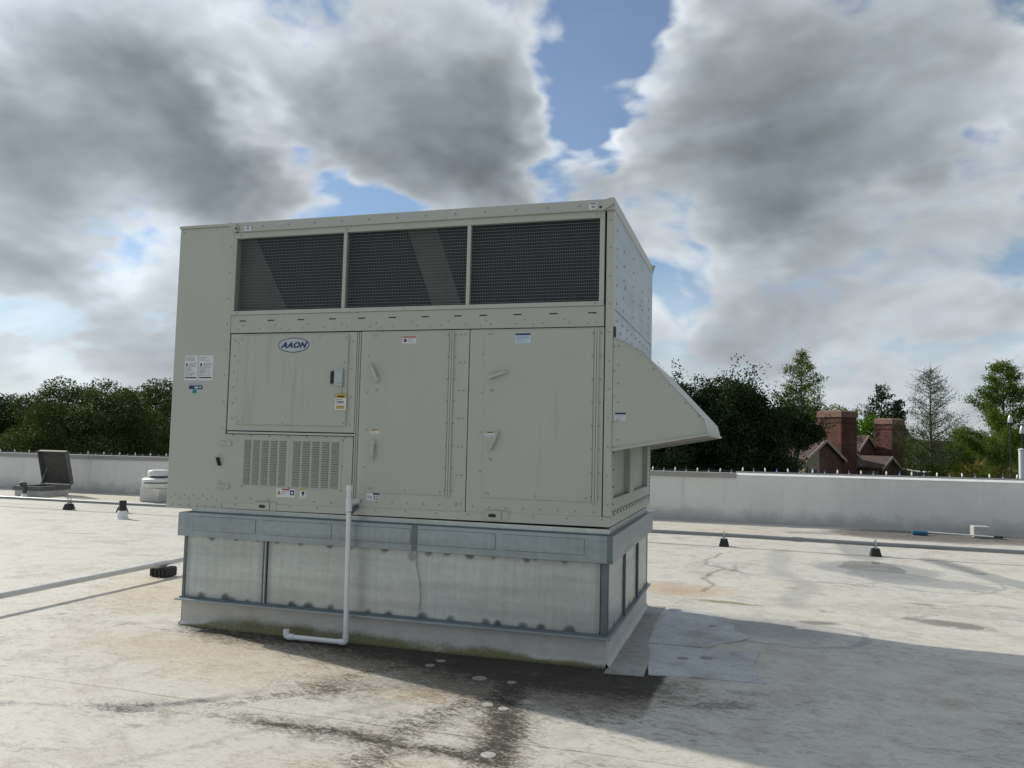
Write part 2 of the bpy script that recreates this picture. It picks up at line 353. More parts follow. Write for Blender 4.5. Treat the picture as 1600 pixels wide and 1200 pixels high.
SEAMS = [-1.50, 3.60, 7.25, 9.05, -3.4, 5.43]
def roof_mat(name, ca, cb, seams=True, dirt=1.0, rough=0.56):
    """aged white single-ply membrane: dirt film, mildew, rust, drying rings, standing water film"""
    mt, t, b = new_mat(name); p = pos(t); x, y, z = t.sep(p)
    n0 = t.noise(p, 0.55, 6, 0.6); n1 = t.noise(p, 2.6, 7, 0.65, 0.6); n2 = t.noise(t.vec('MULTIPLY', p, (1.0, 2.0, 1)), 9, 7, 0.72, 1.2); n3 = t.noise(p, 55, 5, 0.7); n4 = t.noise(p, 170, 3, 0.7)
    rot = t.n.new('ShaderNodeVectorRotate'); rot.inputs['Angle'].default_value = 0.7; t.put(rot.inputs['Vector'], p)
    scr = t.noise(t.vec('MULTIPLY', rot.outputs[0], (3.0, 40.0, 1)), 1.0, 5, 0.7)
    c = t.mix(t.smooth(n0, 0.32, 0.68), ca, cb)
    def film(mask, amt, k):
        nonlocal c
        c = t.mix(t.math('MULTIPLY', mask, amt*dirt), c, t.vec('MULTIPLY', c, k))
    film(t.smooth(n1, 0.44, 0.70), 0.75, (0.76, 0.73, 0.68))
    film(t.smooth(n2, 0.49, 0.70), 0.75, (0.66, 0.64, 0.61))
    film(t.math('MULTIPLY', t.smooth(n0, 0.50, 0.60), t.smooth(n2, 0.46, 0.62)), 0.45, (0.60, 0.585, 0.56))
    film(t.math('MULTIPLY', t.smooth(scr, 0.52, 0.75), t.smooth(n1, 0.35, 0.6)), 0.6, (0.70, 0.68, 0.65))
    film(t.smooth(n3, 0.48, 0.78), 0.65, (0.62, 0.60, 0.57))
    film(t.smooth(n4, 0.56, 0.75), 0.55, (0.55, 0.53, 0.51))
    film(t.math('MULTIPLY', t.smooth(n3, 0.62, 0.74), t.smooth(n2, 0.52, 0.66)), 0.8, (0.35, 0.34, 0.32))
    mixn = t.math('ADD', t.math('MULTIPLY', t.math('SUBTRACT', n2, 0.5), 1.1), t.math('MULTIPLY', t.math('SUBTRACT', n3, 0.5), 1.1))
    mixn = t.math('ADD', mixn, t.math('MULTIPLY', t.math('SUBTRACT', scr, 0.5), 0.5))
    def stain(nm, col, amt, k=1.0, lo=0.28, hi=0.85):
        nonlocal c
        a = t.attr(nm); v = t.math('ADD', a, t.math('MULTIPLY', t.math('MULTIPLY', mixn, k), t.smooth(a, 0.02, 0.30)))
        f = t.smooth(v, lo, hi); c = t.mix(t.math('MULTIPLY', f, amt), c, col); return f
    stain('rust', (0.40, 0.275, 0.155), 0.62, 0.8, 0.1, 0.9)
    stain('film', (0.25, 0.255, 0.255), 0.75, 0.5, 0.2, 0.8)
    stain('moss', (0.17, 0.15, 0.07), 0.85, 1.0)
    stain('brown', (0.15, 0.135, 0.125), 0.80, 0.9, 0.15, 0.95)
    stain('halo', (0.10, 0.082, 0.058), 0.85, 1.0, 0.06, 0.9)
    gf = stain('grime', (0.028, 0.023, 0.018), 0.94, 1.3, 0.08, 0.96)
    wet = t.smooth(t.math('ADD', t.attr('wet'), t.math('MULTIPLY', t.math('SUBTRACT', n1, 0.5), 0.25)), 0.40, 0.56)
    c = t.mix(t.math('MULTIPLY', wet, 0.38), c, t.vec('MULTIPLY', c, (0.55, 0.55, 0.56)))
    r = t.smooth(n1, 0.3, 0.7, rough-0.07, rough+0.10, 'LINEAR'); r = t.math('ADD', r, t.math('MULTIPLY', gf, 0.2))
    h = t.math('ADD', t.math('MULTIPLY', n1, 0.5), t.math('MULTIPLY', n3, 0.22))
    if seams:                                                        # the edge of each lapped sheet, with a dirt line
        wob = t.math('MULTIPLY', t.math('SUBTRACT', t.noise(p, 0.9, 3), 0.5), 0.06)
        yy = t.math('ADD', y, wob); line = None; step = None
        for s0 in SEAMS:
            dd = t.math('ABSOLUTE', t.math('SUBTRACT', yy, s0)); ln = t.smooth(dd, 0.002, 0.008, 1.0, 0.0)
            line = ln if line is None else t.math('MAXIMUM', line, ln)
            st = t.smooth(yy, s0-0.003, s0+0.003); step = st if step is None else t.math('ADD', step, st)
        c = t.mix(t.math('MULTIPLY', line, t.smooth(n1, 0.3, 0.62, 0.15, 0.75)), c, (0.10, 0.09, 0.08))
        h = t.math('ADD', h, t.math('MULTIPLY', step, 0.5))
    t.put(b.inputs['Base Color'], c)
    r = t.math('MULTIPLY', r, t.smooth(wet, 0, 1, 1.0, 0.16, 'LINEAR'))
    t.put(b.inputs['Roughness'], r); b.inputs['Specular IOR Level'].default_value = 0.4
    bn = t.n.new('ShaderNodeBump'); t.put(bn.inputs['Height'], h); t.put(bn.inputs['Strength'], t.smooth(wet, 0, 1, 0.40, 0.02, 'LINEAR')); bn.inputs['Distance'].default_value = 0.008
    t.put(b.inputs['Normal'], bn.outputs[0])
    return mt
ROOFM = roof_mat('aged_roof_membrane', (0.555, 0.532, 0.468), (0.53, 0.52, 0.48), True, 1.12)
PATCHM = roof_mat('newer_membrane_patch', (0.50, 0.52, 0.535), (0.44, 0.46, 0.475), False, 1.6, 0.42)
PATCHO = roof_mat('old_membrane_patch', (0.42, 0.42, 0.41), (0.27, 0.27, 0.26), False, 1.6, 0.5)
DISCM = plain('fastener_bump_membrane', (0.37, 0.36, 0.33), 0.5, 0, 0.30, 40)
DISCD = plain('sooty_fastener_bump', (0.24, 0.235, 0.225), 0.5, 0, 0.25, 25)

# ================================================================== ground, roof deck
GZ = -5.5
def grass_mat():
    mt, t, b = new_mat('lawn'); p = pos(t); n = t.noise(p, 0.5, 5, 0.6); n2 = t.noise(p, 9, 4, 0.7)
    c = t.mix(t.smooth(n, 0.3, 0.7), (0.045, 0.075, 0.02), (0.08, 0.095, 0.03)); c = t.vec('SCALE', c, t.smooth(n2, 0.2, 0.8, 0.6, 1.3))
    t.put(b.inputs['Base Color'], c); b.inputs['Roughness'].default_value = 0.9; return mt
LAWN = grass_mat()
g = MB().add([(-900, -900, GZ), (900, -900, GZ), (900, 900, GZ), (-900, 900, GZ)], [(0, 1, 2, 3)]).build('ground', LAWN); tag(g, kind='structure')

# the roof deck: one sheet, finer where it is near; stains are stored as attributes
xs = np.concatenate([np.arange(-42, -18, 0.6), np.arange(-18, -5.6, 0.10), np.arange(-5.6, 5.2, 0.03), np.arange(5.2, 16, 0.3)])
ys = np.concatenate([np.arange(-16, -3, 0.5), np.arange(-3.0, 4.4, 0.03), np.arange(4.4, 12.0, 0.06)])
GX, GY = np.meshgrid(xs, ys, indexing='ij')
WX = GX+0.16*(fbm2(GX*2.1, GY*2.1, 3)-0.5)*2*0.6; WY = GY+0.16*(fbm2(GX*2.1+40, GY*2.1, 4)-0.5)*2*0.6
def ell(cx, cy, rx, ry, ang=0.0, soft=0.5, w=1.0):
    c, s = math.cos(rad(ang)), math.sin(rad(ang)); dx, dy = WX-cx, WY-cy
    d = np.sqrt(((dx*c+dy*s)/rx)**2+((-dx*s+dy*c)/ry)**2); return w*(1-sstep(1-soft, 1+soft, d))
def lin(pts, wid, soft=0.8, w=1.0):
    best = np.full(GX.shape, 9.0)
    for (x0, y0), (x1, y1) in zip(pts[:-1], pts[1:]):
        dx, dy = x1-x0, y1-y0; tt = np.clip(((WX-x0)*dx+(WY-y0)*dy)/(dx*dx+dy*dy+1e-9), 0, 1)
        best = np.minimum(best, np.hypot(WX-x0-tt*dx, WY-y0-tt*dy))
    return w*(1-sstep(wid*(1-soft), wid*(1+soft), best))
mx = lambda *a: np.maximum.reduce(a)
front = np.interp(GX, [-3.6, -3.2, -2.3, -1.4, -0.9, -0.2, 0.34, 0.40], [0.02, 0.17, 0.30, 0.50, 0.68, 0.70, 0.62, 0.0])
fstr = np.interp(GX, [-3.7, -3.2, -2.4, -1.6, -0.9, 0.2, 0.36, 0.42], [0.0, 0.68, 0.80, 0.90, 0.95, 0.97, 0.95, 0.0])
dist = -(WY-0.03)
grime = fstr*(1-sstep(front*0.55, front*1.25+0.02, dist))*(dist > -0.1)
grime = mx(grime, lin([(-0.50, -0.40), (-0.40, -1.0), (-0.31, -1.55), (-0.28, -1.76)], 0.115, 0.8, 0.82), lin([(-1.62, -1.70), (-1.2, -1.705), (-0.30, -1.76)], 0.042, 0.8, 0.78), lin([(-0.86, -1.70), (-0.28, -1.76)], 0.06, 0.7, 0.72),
           lin([(-0.55, -0.90), (-0.72, -1.15), (-0.80, -1.52), (-0.80, -2.1)], 0.085, 0.9, 0.50), ell(-1.55, -1.10, 0.16, 0.10, 40, 0.8, 0.52), lin([(-1.25, -0.45), (-1.52, -0.75), (-1.60, -1.12), (-1.95, -1.55)], 0.07, 0.9, 0.42),
           lin([(-0.62, -2.35), (-0.9, -1.95)], 0.05, 0.9, 0.45), ell(-2.46, -1.74, 0.17, 0.05, 3, 0.8, 0.55), lin([(-2.6, -1.72), (-2.05, -1.46)], 0.04, 0.9, 0.45), ell(0.07, 1.1, 0.12, 1.0, 0, 0.7, 0.42), ell(0.22, 0.15, 0.12, 0.3, 0, 0.7, 0.62),
           lin([(0.50, 6.4), (0.37, 5.6), (0.42, 5.2), (0.66, 4.95), (0.46, 4.5), (0.40, 4.1), (0.50, 3.7), (0.42, 3.25)], 0.032, 0.8, 0.55), ell(0.72, 4.85, 0.12, 0.05, 0, 0.6, 0.75), ell(4.1, 10.55, 1.8, 0.85, 4, 0.3, 0.52), ell(6.2, 10.5, 1.5, 0.8, 4, 0.3, 0.50))
brown = mx(ell(1.50, 2.10, 0.20, 0.10, 10, 0.5, 0.9), ell(2.62, 2.50, 0.34, 0.15, -4, 0.45, 0.95), ell(2.3, 2.58, 0.12, 0.1, 0, 0.5, 0.8), ell(4.1, 10.45, 1.9, 1.0, 4, 0.25, 1.0), lin([(2.6, 10.2), (1.7, 9.9)], 0.2, 0.6, 0.7), ell(6.0, 10.6, 1.6, 0.5, 0, 0.4, 0.9), ell(2.55, 3.45, 0.16, 0.07, 0, 0.7, 0.75), ell(2.1, 4.35, 0.22, 0.09, 0, 0.7, 0.62), ell(3.35, 4.5, 0.22, 0.08, 0, 0.7, 0.5),
           ell(0.74, -0.52, 0.22, 0.08, 12, 0.7, 0.72), ell(0.92, -0.21, 0.17, 0.07, 8, 0.7, 0.6), lin([(-3.5, -0.18), (-2.4, -0.26)], 0.03, 0.8, 0.6))
for (cx, cy, a, l, w) in [(-8.7, 4.2, 8, 0.35, 0.6), (-4.6, -0.05, 20, 0.06, 0.7), (-5.85, 0.9, 12, 0.16, 0.6), (-6.3, 2.9, 5, 0.22, 0.6), (-5.6, 1.1, 18, 0.42, 0.45), (-9.9, 3.6, 6, 0.25, 0.6), (-7.6, 3.0, 10, 0.25, 0.55), (-3.1, -1.9, 10, 0.1, 0.55), (-2.2, -1.98, 0, 0.07, 0.6), (-4.7, 1.2, 15, 0.3, 0.4), (-11.8, 6.3, 3, 1.3, 0.5), (-13.5, 7.4, 2, 1.5, 0.5), (-12.6, 8.9, -6, 1.1, 0.5)]:
    brown = mx(brown, ell(cx, cy, l, 0.035+0.06*l, a, 0.8, w))
film = mx(ell(2.45, 5.75, 0.75, 0.75, 0, 0.25, 0.85), ell(2.9, 4.9, 0.75, 0.35, -10, 0.25, 0.8), lin([(2.45, 6.9), (2.5, 8.5)], 0.28, 0.4, 0.7), lin([(3.35, 7.0), (3.75, 5.7), (4.3, 4.5)], 0.22, 0.4, 0.8), lin([(1.35, 7.2), (1.25, 5.4), (1.5, 4.0), (1.3, 2.9)], 0.20, 0.8, 0.55),
          ell(2.4, 3.1, 1.3, 0.45, 5, 0.7, 0.45), ell(1.0, 1.7, 0.8, 0.45, 0, 0.6, 0.7), ell(1.75, 1.35, 1.0, 0.6, -10, 0.3, 0.35), lin([(-2.0, -2.5), (-1.35, -1.6), (-0.95, -1.05)], 0.05, 0.8, 0.5), ell(-1.0, -0.75, 0.55, 0.28, 20, 0.8, 0.55), ell(0.2, -0.8, 0.5, 0.35, 0, 0.8, 0.35), ell(-2.46, -1.73, 0.22, 0.055, 4, 0.5, 1.0), lin([(-2.42, -1.70), (-2.0, -1.40)], 0.05, 0.7, 0.85), lin([(-3.1, -1.90), (-2.5, -1.74), (-1.7, -1.69)], 0.012, 0.7, 0.8))
ring = lambda cx, cy, rx, ry, a, w: ell(cx, cy, rx, ry, a, 0.10, w)-ell(cx, cy, rx*0.93, ry*0.90, a, 0.10, w)
PX = GX+0.45*(fbm2(GX*1.1, GY*1.1, 61)-0.5); PY = GY+0.45*(fbm2(GX*1.1+9, GY*1.1, 62)-0.5)
def pond(cx, cy, rx, ry, w=0.6):
    d = np.sqrt(((PX-cx)/rx)**2+((PY-cy)/ry)**2); e = 0.035/min(rx, ry)
    return w*np.maximum(0.38*(1-sstep(0.9, 1.02, d)), np.exp(-((d-1.0)/e)**2)*(0.5+0.8*fbm2(GX*3, GY*3, 63)))
PONDS = [(-3.6, -1.15, 0.62, 0.34, .5), (-2.6, -2.15, 0.55, 0.22, .5), (-5.6, 0.3, 0.9, 0.5, .5), (-4.3, 2.6, 0.7, 0.5, .45), (-7.4, 3.9, 1.4, 0.7, .55), (-9.5, 5.0, 1.3, 0.5, .5), (-12, 5.2, 2.0, 0.7, .5), (1.55, 5.1, 0.85, 0.75, .85), (2.9, 5.1, 0.75, 0.85, .8), (3.6, 3.2, 0.8, 0.35, .6), (0.9, 7.9, 1.2, 0.45, .5), (4.2, 8.6, 1.3, 0.7, .6), (1.1, 1.55, 0.62, 0.42, .8), (2.0, 0.6, 0.7, 0.35, .35), (0.35, 6.0, 0.5, 1.0, .5), (-1.0, -1.0, 0.5, 0.3, .45), (1.6, 2.95, 0.9, 0.28, .6), (2.5, -0.5, 0.6, 0.3, .3)]
ponds = mx(*[pond(*q) for q in PONDS])
film = mx(film, ponds, ring(1.55, 5.2, 1.05, 0.8, 0, 0.7), ring(0.35, 5.6, 0.5, 0.9, 0, 0.5), ring(-6.5, 1.9, 1.3, 0.7, 0, 0.35))
DISCS = [(-1.57, -1.22, 1, 0), (-0.76, -0.97, 1, 0), (-0.56, -1.20, 1, 0), (-0.54, -0.98, 0.9, 0), (-0.75, -0.51, 1.25, 1), (-1.13, -0.22, 0.9, 1), (-1.16, -0.35, 0.9, 1), (-0.53, -0.52, 0.8, 1), (-1.04, -1.39, 0.8, 0), (0.90, -0.20, 0.9, 0),
                           (0.58, -0.53, 0.9, 0), (1.56, 2.70, 1, 0), (-2.38, -1.63, 1, 0), (-0.43, -1.02, 0.8, 0), (-0.30, -1.69, 1.0, 0), (2.12, 4.3, 1, 0), (2.62, 3.3, 1, 0), (2.36, 2.72, 1.2, 0), (2.9, 2.43, 1.1, 0), (2.62, 2.38, 1.0, 0), (1.35, 3.9, 1.2, 0), (-3.9, -0.15, 1.3, 0), (-5.2, -1.1, 1, 0), (-1.9, -1.68, 1, 0), (0.46, 0.45, 1.1, 1), (0.62, 0.52, 1.3, 1), (0.62, 1.6, 1, 1)]
for dx_, dy_, ds_, _ in DISCS: brown = mx(brown, ell(dx_+0.02, dy_-0.02, 0.085*ds_, 0.06*ds_, 0, 0.6, 0.5))
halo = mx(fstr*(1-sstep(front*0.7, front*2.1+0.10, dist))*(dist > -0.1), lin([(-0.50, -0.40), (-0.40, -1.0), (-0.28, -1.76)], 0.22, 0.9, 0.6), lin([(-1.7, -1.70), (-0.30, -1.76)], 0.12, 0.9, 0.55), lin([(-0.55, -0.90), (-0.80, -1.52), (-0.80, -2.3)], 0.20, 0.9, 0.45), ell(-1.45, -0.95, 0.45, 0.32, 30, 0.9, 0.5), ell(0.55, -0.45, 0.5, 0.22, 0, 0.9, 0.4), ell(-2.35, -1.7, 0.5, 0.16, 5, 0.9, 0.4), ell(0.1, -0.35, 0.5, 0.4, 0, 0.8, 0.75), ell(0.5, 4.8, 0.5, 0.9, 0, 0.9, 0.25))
rust = mx(ell(0.18, 3.25, 0.50, 0.38, 0, 0.8, 0.9), ell(-0.88, -0.92, 0.34, 0.20, 20, 0.9, 0.75), ell(-3.0, -0.55, 1.1, 0.5, 0, 0.9, 0.55), ell(-4.3, 0.9, 0.8, 1.0, 30, 0.9, 0.6), ell(-2.0, -0.7, 1.2, 0.5, 10, 0.9, 0.5), ell(1.5, 4.0, 0.7, 0.4, 0, 0.9, 0.35), ell(0.9, 9.6, 1.4, 0.7, 0, 0.9, 0.45), ell(-0.6, -2.1, 0.8, 0.2, 0, 0.9, 0.45), ell(-5.2, 1.6, 0.6, 0.3, 0, 0.9, 0.5), ell(-13, 9.6, 2.6, 0.7, 0, 0.9, 0.45), ell(2.5, 3.1, 0.8, 0.35, 0, 0.9, 0.35))
moss = mx(ell(0.66, 2.72, 0.36, 0.10, -6, 0.7, 0.8), lin([(-3.3, -0.10), (-2.5, -0.15), (-1.9, -0.05)], 0.05, 0.8, 0.6), ell(-2.9, -0.16, 0.4, 0.06, -4, 0.8, 0.7))
wet = mx(ell(2.42, 5.9, 0.42, 0.75, 0, 0.5, 0.75), ell(2.55, 5.2, 0.65, 0.4, 0, 0.5, 0.7), lin([(3.35, 7.0), (3.7, 5.9)], 0.14, 0.6, 0.6))
GZZ = 0.006*(fbm2(GX*0.9, GY*0.9, 8)-0.5)+0.004*(fbm2(GX*4, GY*4, 9)-0.5)-0.006
V = np.stack([GX, GY, GZZ], -1).reshape(-1, 3)
roof = mesh_np('flat_roof', V, grid_quads(len(xs), len(ys)), ROOFM, None, dict(grime=grime, brown=brown, film=film, rust=rust, moss=moss, wet=wet, halo=halo), True)
tag(roof, kind='structure')
# membrane patches beside the curb and round fastener plates showing through
def sheet(name, poly, z, mat):
    n = len(poly); mb = MB(); mb.prism(poly, 'z', z-0.006, z); o = mb.build(name, mat, roof); return o
curve = [(1.03, 0.03), (0.985, 0.13), (0.955, 0.27), (0.945, 0.45), (0.97, 0.70), (0.99, 0.83)]
sheet('membrane_patch', [(0.275, -0.045), (0.5, -0.01)]+curve+[(0.6, 0.80), (0.165, 0.80)], 0.0010, PATCHM)
sheet('membrane_patch', [(0.165, 0.83), (0.60, 0.82), (0.68, 0.98), (0.84, 1.15), (0.92, 1.30), (0.80, 1.50), (0.78, 1.85), (0.62, 2.12), (0.20, 2.22), (0.155, 1.5)], 0.0005, PATCHM)
sheet('membrane_patch', [(-0.01, -0.13), (0.25, -0.10), (0.235, 0.4), (0.15, 0.95), (0.12, 1.6), (0.15, 2.24), (-0.01, 2.24)], 0.0025, PATCHO)
dm = MB()._lathe(0, 0, [(0.044, -0.010), (0.042, -0.0015), (0.034, 0.0005), (0.012, 0.0012)], 16)
for k, (x, y, s, mt) in enumerate(DISCS):
    o = dm.build('fastener_plate', DISCD if mt else DISCM, roof, True) if k == 0 else link(bpy.data.objects.new('fastener_plate', [d0, d1][mt]), roof)
    if k == 0:
        d0 = o.data; d1 = o.data.copy(); d1.materials.clear(); d1.materials.append(DISCD)
    o.location = (x, y, 0.0030 if x > 0.2 and y > -0.05 and x < 1 and y < 2.2 else float(0.006*(fbm2(x*0.9, y*0.9, 8)-0.5)+0.004*(fbm2(x*4, y*4, 9)-0.5)-0.006)+0.0022); o.scale = (s*0.9, s*0.9, 0.55)

# ================================================================== parapet wall and light string
WA, WB_ = Vector((-17.5, 10.65, 0)), Vector((5.7, 11.45, 0)); WD = (WB_-WA); WD.z = 0; WD.normalize(); WN = Vector((WD.y, -WD.x, 0))   # WN points to the camera
def wtop(s): return 0.91+0.09*(s/23.2)
def wpt(s, off, z): q = WA+WD*s+WN*off; return (q.x, q.y, z)
def wseg(mb, s0, s1, o0, o1, za, zb):
    """block along the wall; za, zb functions of s"""
    return mb.hexa([wpt(s0, o1, za(s0)), wpt(s1, o1, za(s1)), wpt(s1, o0, za(s1)), wpt(s0, o0, za(s0)), wpt(s0, o1, zb(s0)), wpt(s1, o1, zb(s1)), wpt(s1, o0, zb(s1)), wpt(s0, o0, zb(s0))])
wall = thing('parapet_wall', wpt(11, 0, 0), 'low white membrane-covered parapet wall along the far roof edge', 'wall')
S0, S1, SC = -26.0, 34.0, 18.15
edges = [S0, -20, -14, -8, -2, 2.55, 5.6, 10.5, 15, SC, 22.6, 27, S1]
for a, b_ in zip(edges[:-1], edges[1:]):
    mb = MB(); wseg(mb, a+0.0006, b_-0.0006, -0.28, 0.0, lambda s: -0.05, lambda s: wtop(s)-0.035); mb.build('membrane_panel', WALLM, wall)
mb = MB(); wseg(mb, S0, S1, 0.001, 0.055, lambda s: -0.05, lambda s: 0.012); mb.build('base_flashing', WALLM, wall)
for a, b_ in zip(edges[:-1], edges[1:]):
    mb = MB()
    if b_ <= SC+0.01:
        wseg(mb, a+0.004, b_-0.004, -0.31, 0.030, lambda s: wtop(s)-0.034, lambda s: wtop(s)); wseg(mb, a+0.004, b_-0.004, 0.012, 0.030, lambda s: wtop(s)-0.095, lambda s: wtop(s)-0.0345)
        mb.build('metal_coping', GREYCAP, wall)
    else:
        mb.hexa([wpt(a+.002, .014, wtop(a)-.034), wpt(b_-.002, .014, wtop(b_)-.034), wpt(b_-.002, -.10, wtop(b_)-.034), wpt(a+.002, -.10, wtop(a)-.034), wpt(a+.002, -.035, wtop(a)+.004), wpt(b_-.002, -.035, wtop(b_)+.004), wpt(b_-.002, -.10, wtop(b_)+.006), wpt(a+.002, -.10, wtop(a)+.006)]); mb.build('membrane_edge', plain('clean_white_membrane', (0.78, 0.78, 0.76), 0.5) if 'clean_white_membrane' not in bpy.data.materials else bpy.data.materials['clean_white_membrane'], wall)
        mb = MB(); wseg(mb, a+0.002, b_-0.002, -0.31, -0.102, lambda s: wtop(s)-0.034, lambda s: wtop(s)+0.030); mb.build('metal_coping', GREYCAP, wall)
for (s, z0, w, h) in [(19.75, 0.02, 0.26, 0.22), (21.3, 0.72, 0.3, 0.13), (22.05, 0.68, 0.34, 0.14), (21.95, 0.01, 0.16, 0.09), (24.05, 0.03, 0.34, 0.18), (18.9, 0.75, 0.26, 0.13), (3.4, 0.3, 0.2, 0.16)]:
    mb = MB(); q0, q1 = wpt(s, 0.0005, 0), wpt(s+w, 0.0005, 0); mb.prism([(0, 0)]*0+[(0, z0), (w, z0), (w, z0+h*0.8), (w*0.86, z0+h), (w*0.14, z0+h), (0, z0+h*0.8)], 'y', 0, 1)
    mb.v = [tuple(Vector(wpt(s+v[0], 0.0004+0.0035*(1-v[1]), v[2]))) for v in mb.v]; mb.build('membrane_repair_patch', WALLM, wall)

for s_ in np.arange(S0+1.2, SC-0.3, 3.05):
    mb = MB(); wseg(mb, s_-0.06, s_+0.06, 0.0305, 0.0325, lambda s: wtop(s)-0.096, lambda s: wtop(s)+0.0018); wseg(mb, s_-0.06, s_+0.06, -0.311, 0.0304, lambda s: wtop(s)+0.0003, lambda s: wtop(s)+0.0018); mb.build('coping_cover', GREYCAP, wall)
for s_ in np.arange(S0+0.7, S1-0.5, 1.83):
    mb = MB(); wseg(mb, s_-0.05, s_+0.05, 0.0003, 0.0030, lambda s: 0.013, lambda s: wtop(s)-0.099); mb.build('membrane_lap', WALLM, wall)
ls = thing('light_string', wpt(11, -0.03, wtop(11)), 'string of alternating white and blue bulbs standing along the parapet top', 'light string')
mb = MB(); mb.tube([wpt(s, -0.115, wtop(s)+0.038) for s in np.arange(-8, 28, 0.5)], 0.0045, 5); mb.build('wire', plain('green_wire', (0.10, 0.12, 0.10), 0.6), ls)
BW = plain('frosted_white_bulb', (0.80, 0.80, 0.78), 0.25, 0, 0.04); BB = plain('blue_bulb', (0.03, 0.045, 0.26), 0.22, 0, 0.05); SOCK = plain('bulb_socket', (0.55, 0.55, 0.53), 0.5)
bw = MB(); bw.m = 0; bw._lathe(0, 0, [(0.012, 0.030), (0.0165, 0.042), (0.0155, 0.056), (0.008, 0.080), (0.002, 0.090)], 10); bw.m = 1; bw._lathe(0, 0, [(0.013, 0.0), (0.013, 0.030), (0.010, 0.034)], 10)
bulb = {}; rs = random.Random(5); s = -7.6; k = 0
while s < 27.5:
    c = k % 2
    if rs.random() > 0.03:
        if c not in bulb:
            o = bw.build('bulb', [BW if c == 0 else BB, SOCK], None, True); bulb[c] = o.data; o.parent = ls
        else: o = link(bpy.data.objects.new('bulb', bulb[c]), ls)
        q = Vector(wpt(s, -0.13, wtop(s)+(0.031 if s > SC else 0.001)))-BASE[ls]; o.location = q; o.rotation_euler = (rs.uniform(-.14, .14), rs.uniform(-.14, .14), 0)
        f = 1.0 if c == 0 else 0.86; o.scale = (f, f, f)
    s += 0.226+rs.uniform(-0.012, 0.012); k += 1
body = MB().box(-42, 16, -16, 10.4, GZ+0.01, -0.03).build('own_building', plain('stucco', (0.42, 0.40, 0.36), 0.8)); tag(body, kind='structure')

# ================================================================== rooftop unit
UN = thing('rooftop_air_conditioner', (-1.83, 1.1, 0.95), 'large beige packaged air conditioning unit with wire screens, doors and intake hood', 'air conditioner')
XL, XS = -3.66, -3.125                    # left edge, seam of the plain end section
B('end_panel', PAINT, UN, XL, XS-0.003, 0.0, 2.2, 0.917, 3.226, bevel=0.004)
mb = MB().box(XL-0.004, -3.075, -0.010, 2.21, 3.2265, 3.250); mb.build('end_cap', PAINT, UN, bevel=0.003)
B('cabinet_body', DARKGAP, UN, XS, -0.062, 0.016, 2.16, 0.96, 2.488)
B('compartment_back', PAINT, UN, XS, -0.03, 2.162, 2.20, 0.96, 3.163)
cap = MB().prism([(-0.030, 3.166), (2.23, 3.166), (2.23, 3.247), (-0.022, 3.247)], 'x', -3.078, 0.004).build('top_cap', PAINT, UN, bevel=0.003)
# lifting brackets on the cap
def bracket(pts, hole):
    mb = MB(); mb.m = 0; mb.prism(pts, 'y', -0.046, -0.031); mb.m = 1; mb.disc((hole[0], -0.0462, hole[1]), (0, -1, 0), 0.011, 12, 0.001); return mb.build('lifting_bracket', [PAINT, DARKGAP], UN)
bracket([(-3.165, 3.232), (-3.150, 3.248), (-3.105, 3.232), (-3.062, 3.200), (-3.078, 3.168), (-3.100, 3.166), (-3.125, 3.200)], (-3.085, 3.192))
bracket([(-0.125, 3.190), (-0.118, 3.160), (-0.080, 3.160), (0.0, 3.205), (0.002, 3.246), (-0.040, 3.246)], (-0.095, 3.183))
# slotted band under the screens
sb = B('slotted_band', PAINT, UN, -3.121, -0.066, -0.006, 0.0155, 2.342, 2.487, bevel=0.003)
for x in (-3.01, -2.75, -2.48, -2.20, -1.95, -1.69, -1.42, -1.16, -0.96, -0.70, -0.43, -0.15):
    B('slot', DARKGAP, sb, x-0.030, x+0.030, -0.0072, -0.006, 2.434, 2.443)
# screens
fr = MB()
fr.box(-3.121, -0.070, -0.012, 0.03, 3.118, 3.1655); fr.box(-3.121, -0.070, -0.012, 0.03, 2.4885, 2.520)
fr.box(-3.121, -3.098, -0.012, 0.03, 2.5205, 3.1175); fr.box(-0.104, -0.070, -0.012, 0.03, 2.5205, 3.1175)
fr.build('screen_frame', PAINT, UN, bevel=0.002)
for x in (-2.112, -1.087): B('screen_mullion', PAINT, UN, x-0.014, x+0.014, -0.011, 0.028, 2.5203, 3.1178, bevel=0.002)
for x0, x1 in ((-3.098, -2.126), (-2.098, -1.101), (-1.073, -0.104)):
    mb = MB(); w = 0.0008
    for x in np.arange(x0+0.006, x1, 0.0130): mb.box(x-w*.75, x+w*.75, 0.004-w, 0.004+w, 2.5200, 3.1182)
    for z in np.arange(2.532, 3.115, 0.0242): mb.box(x0, x1, 0.0005-w, 0.0005+w, z-w*1.5, z+w*1.5)
    tag(mb.build('wire_screen', WIRE, UN), kind='stuff')
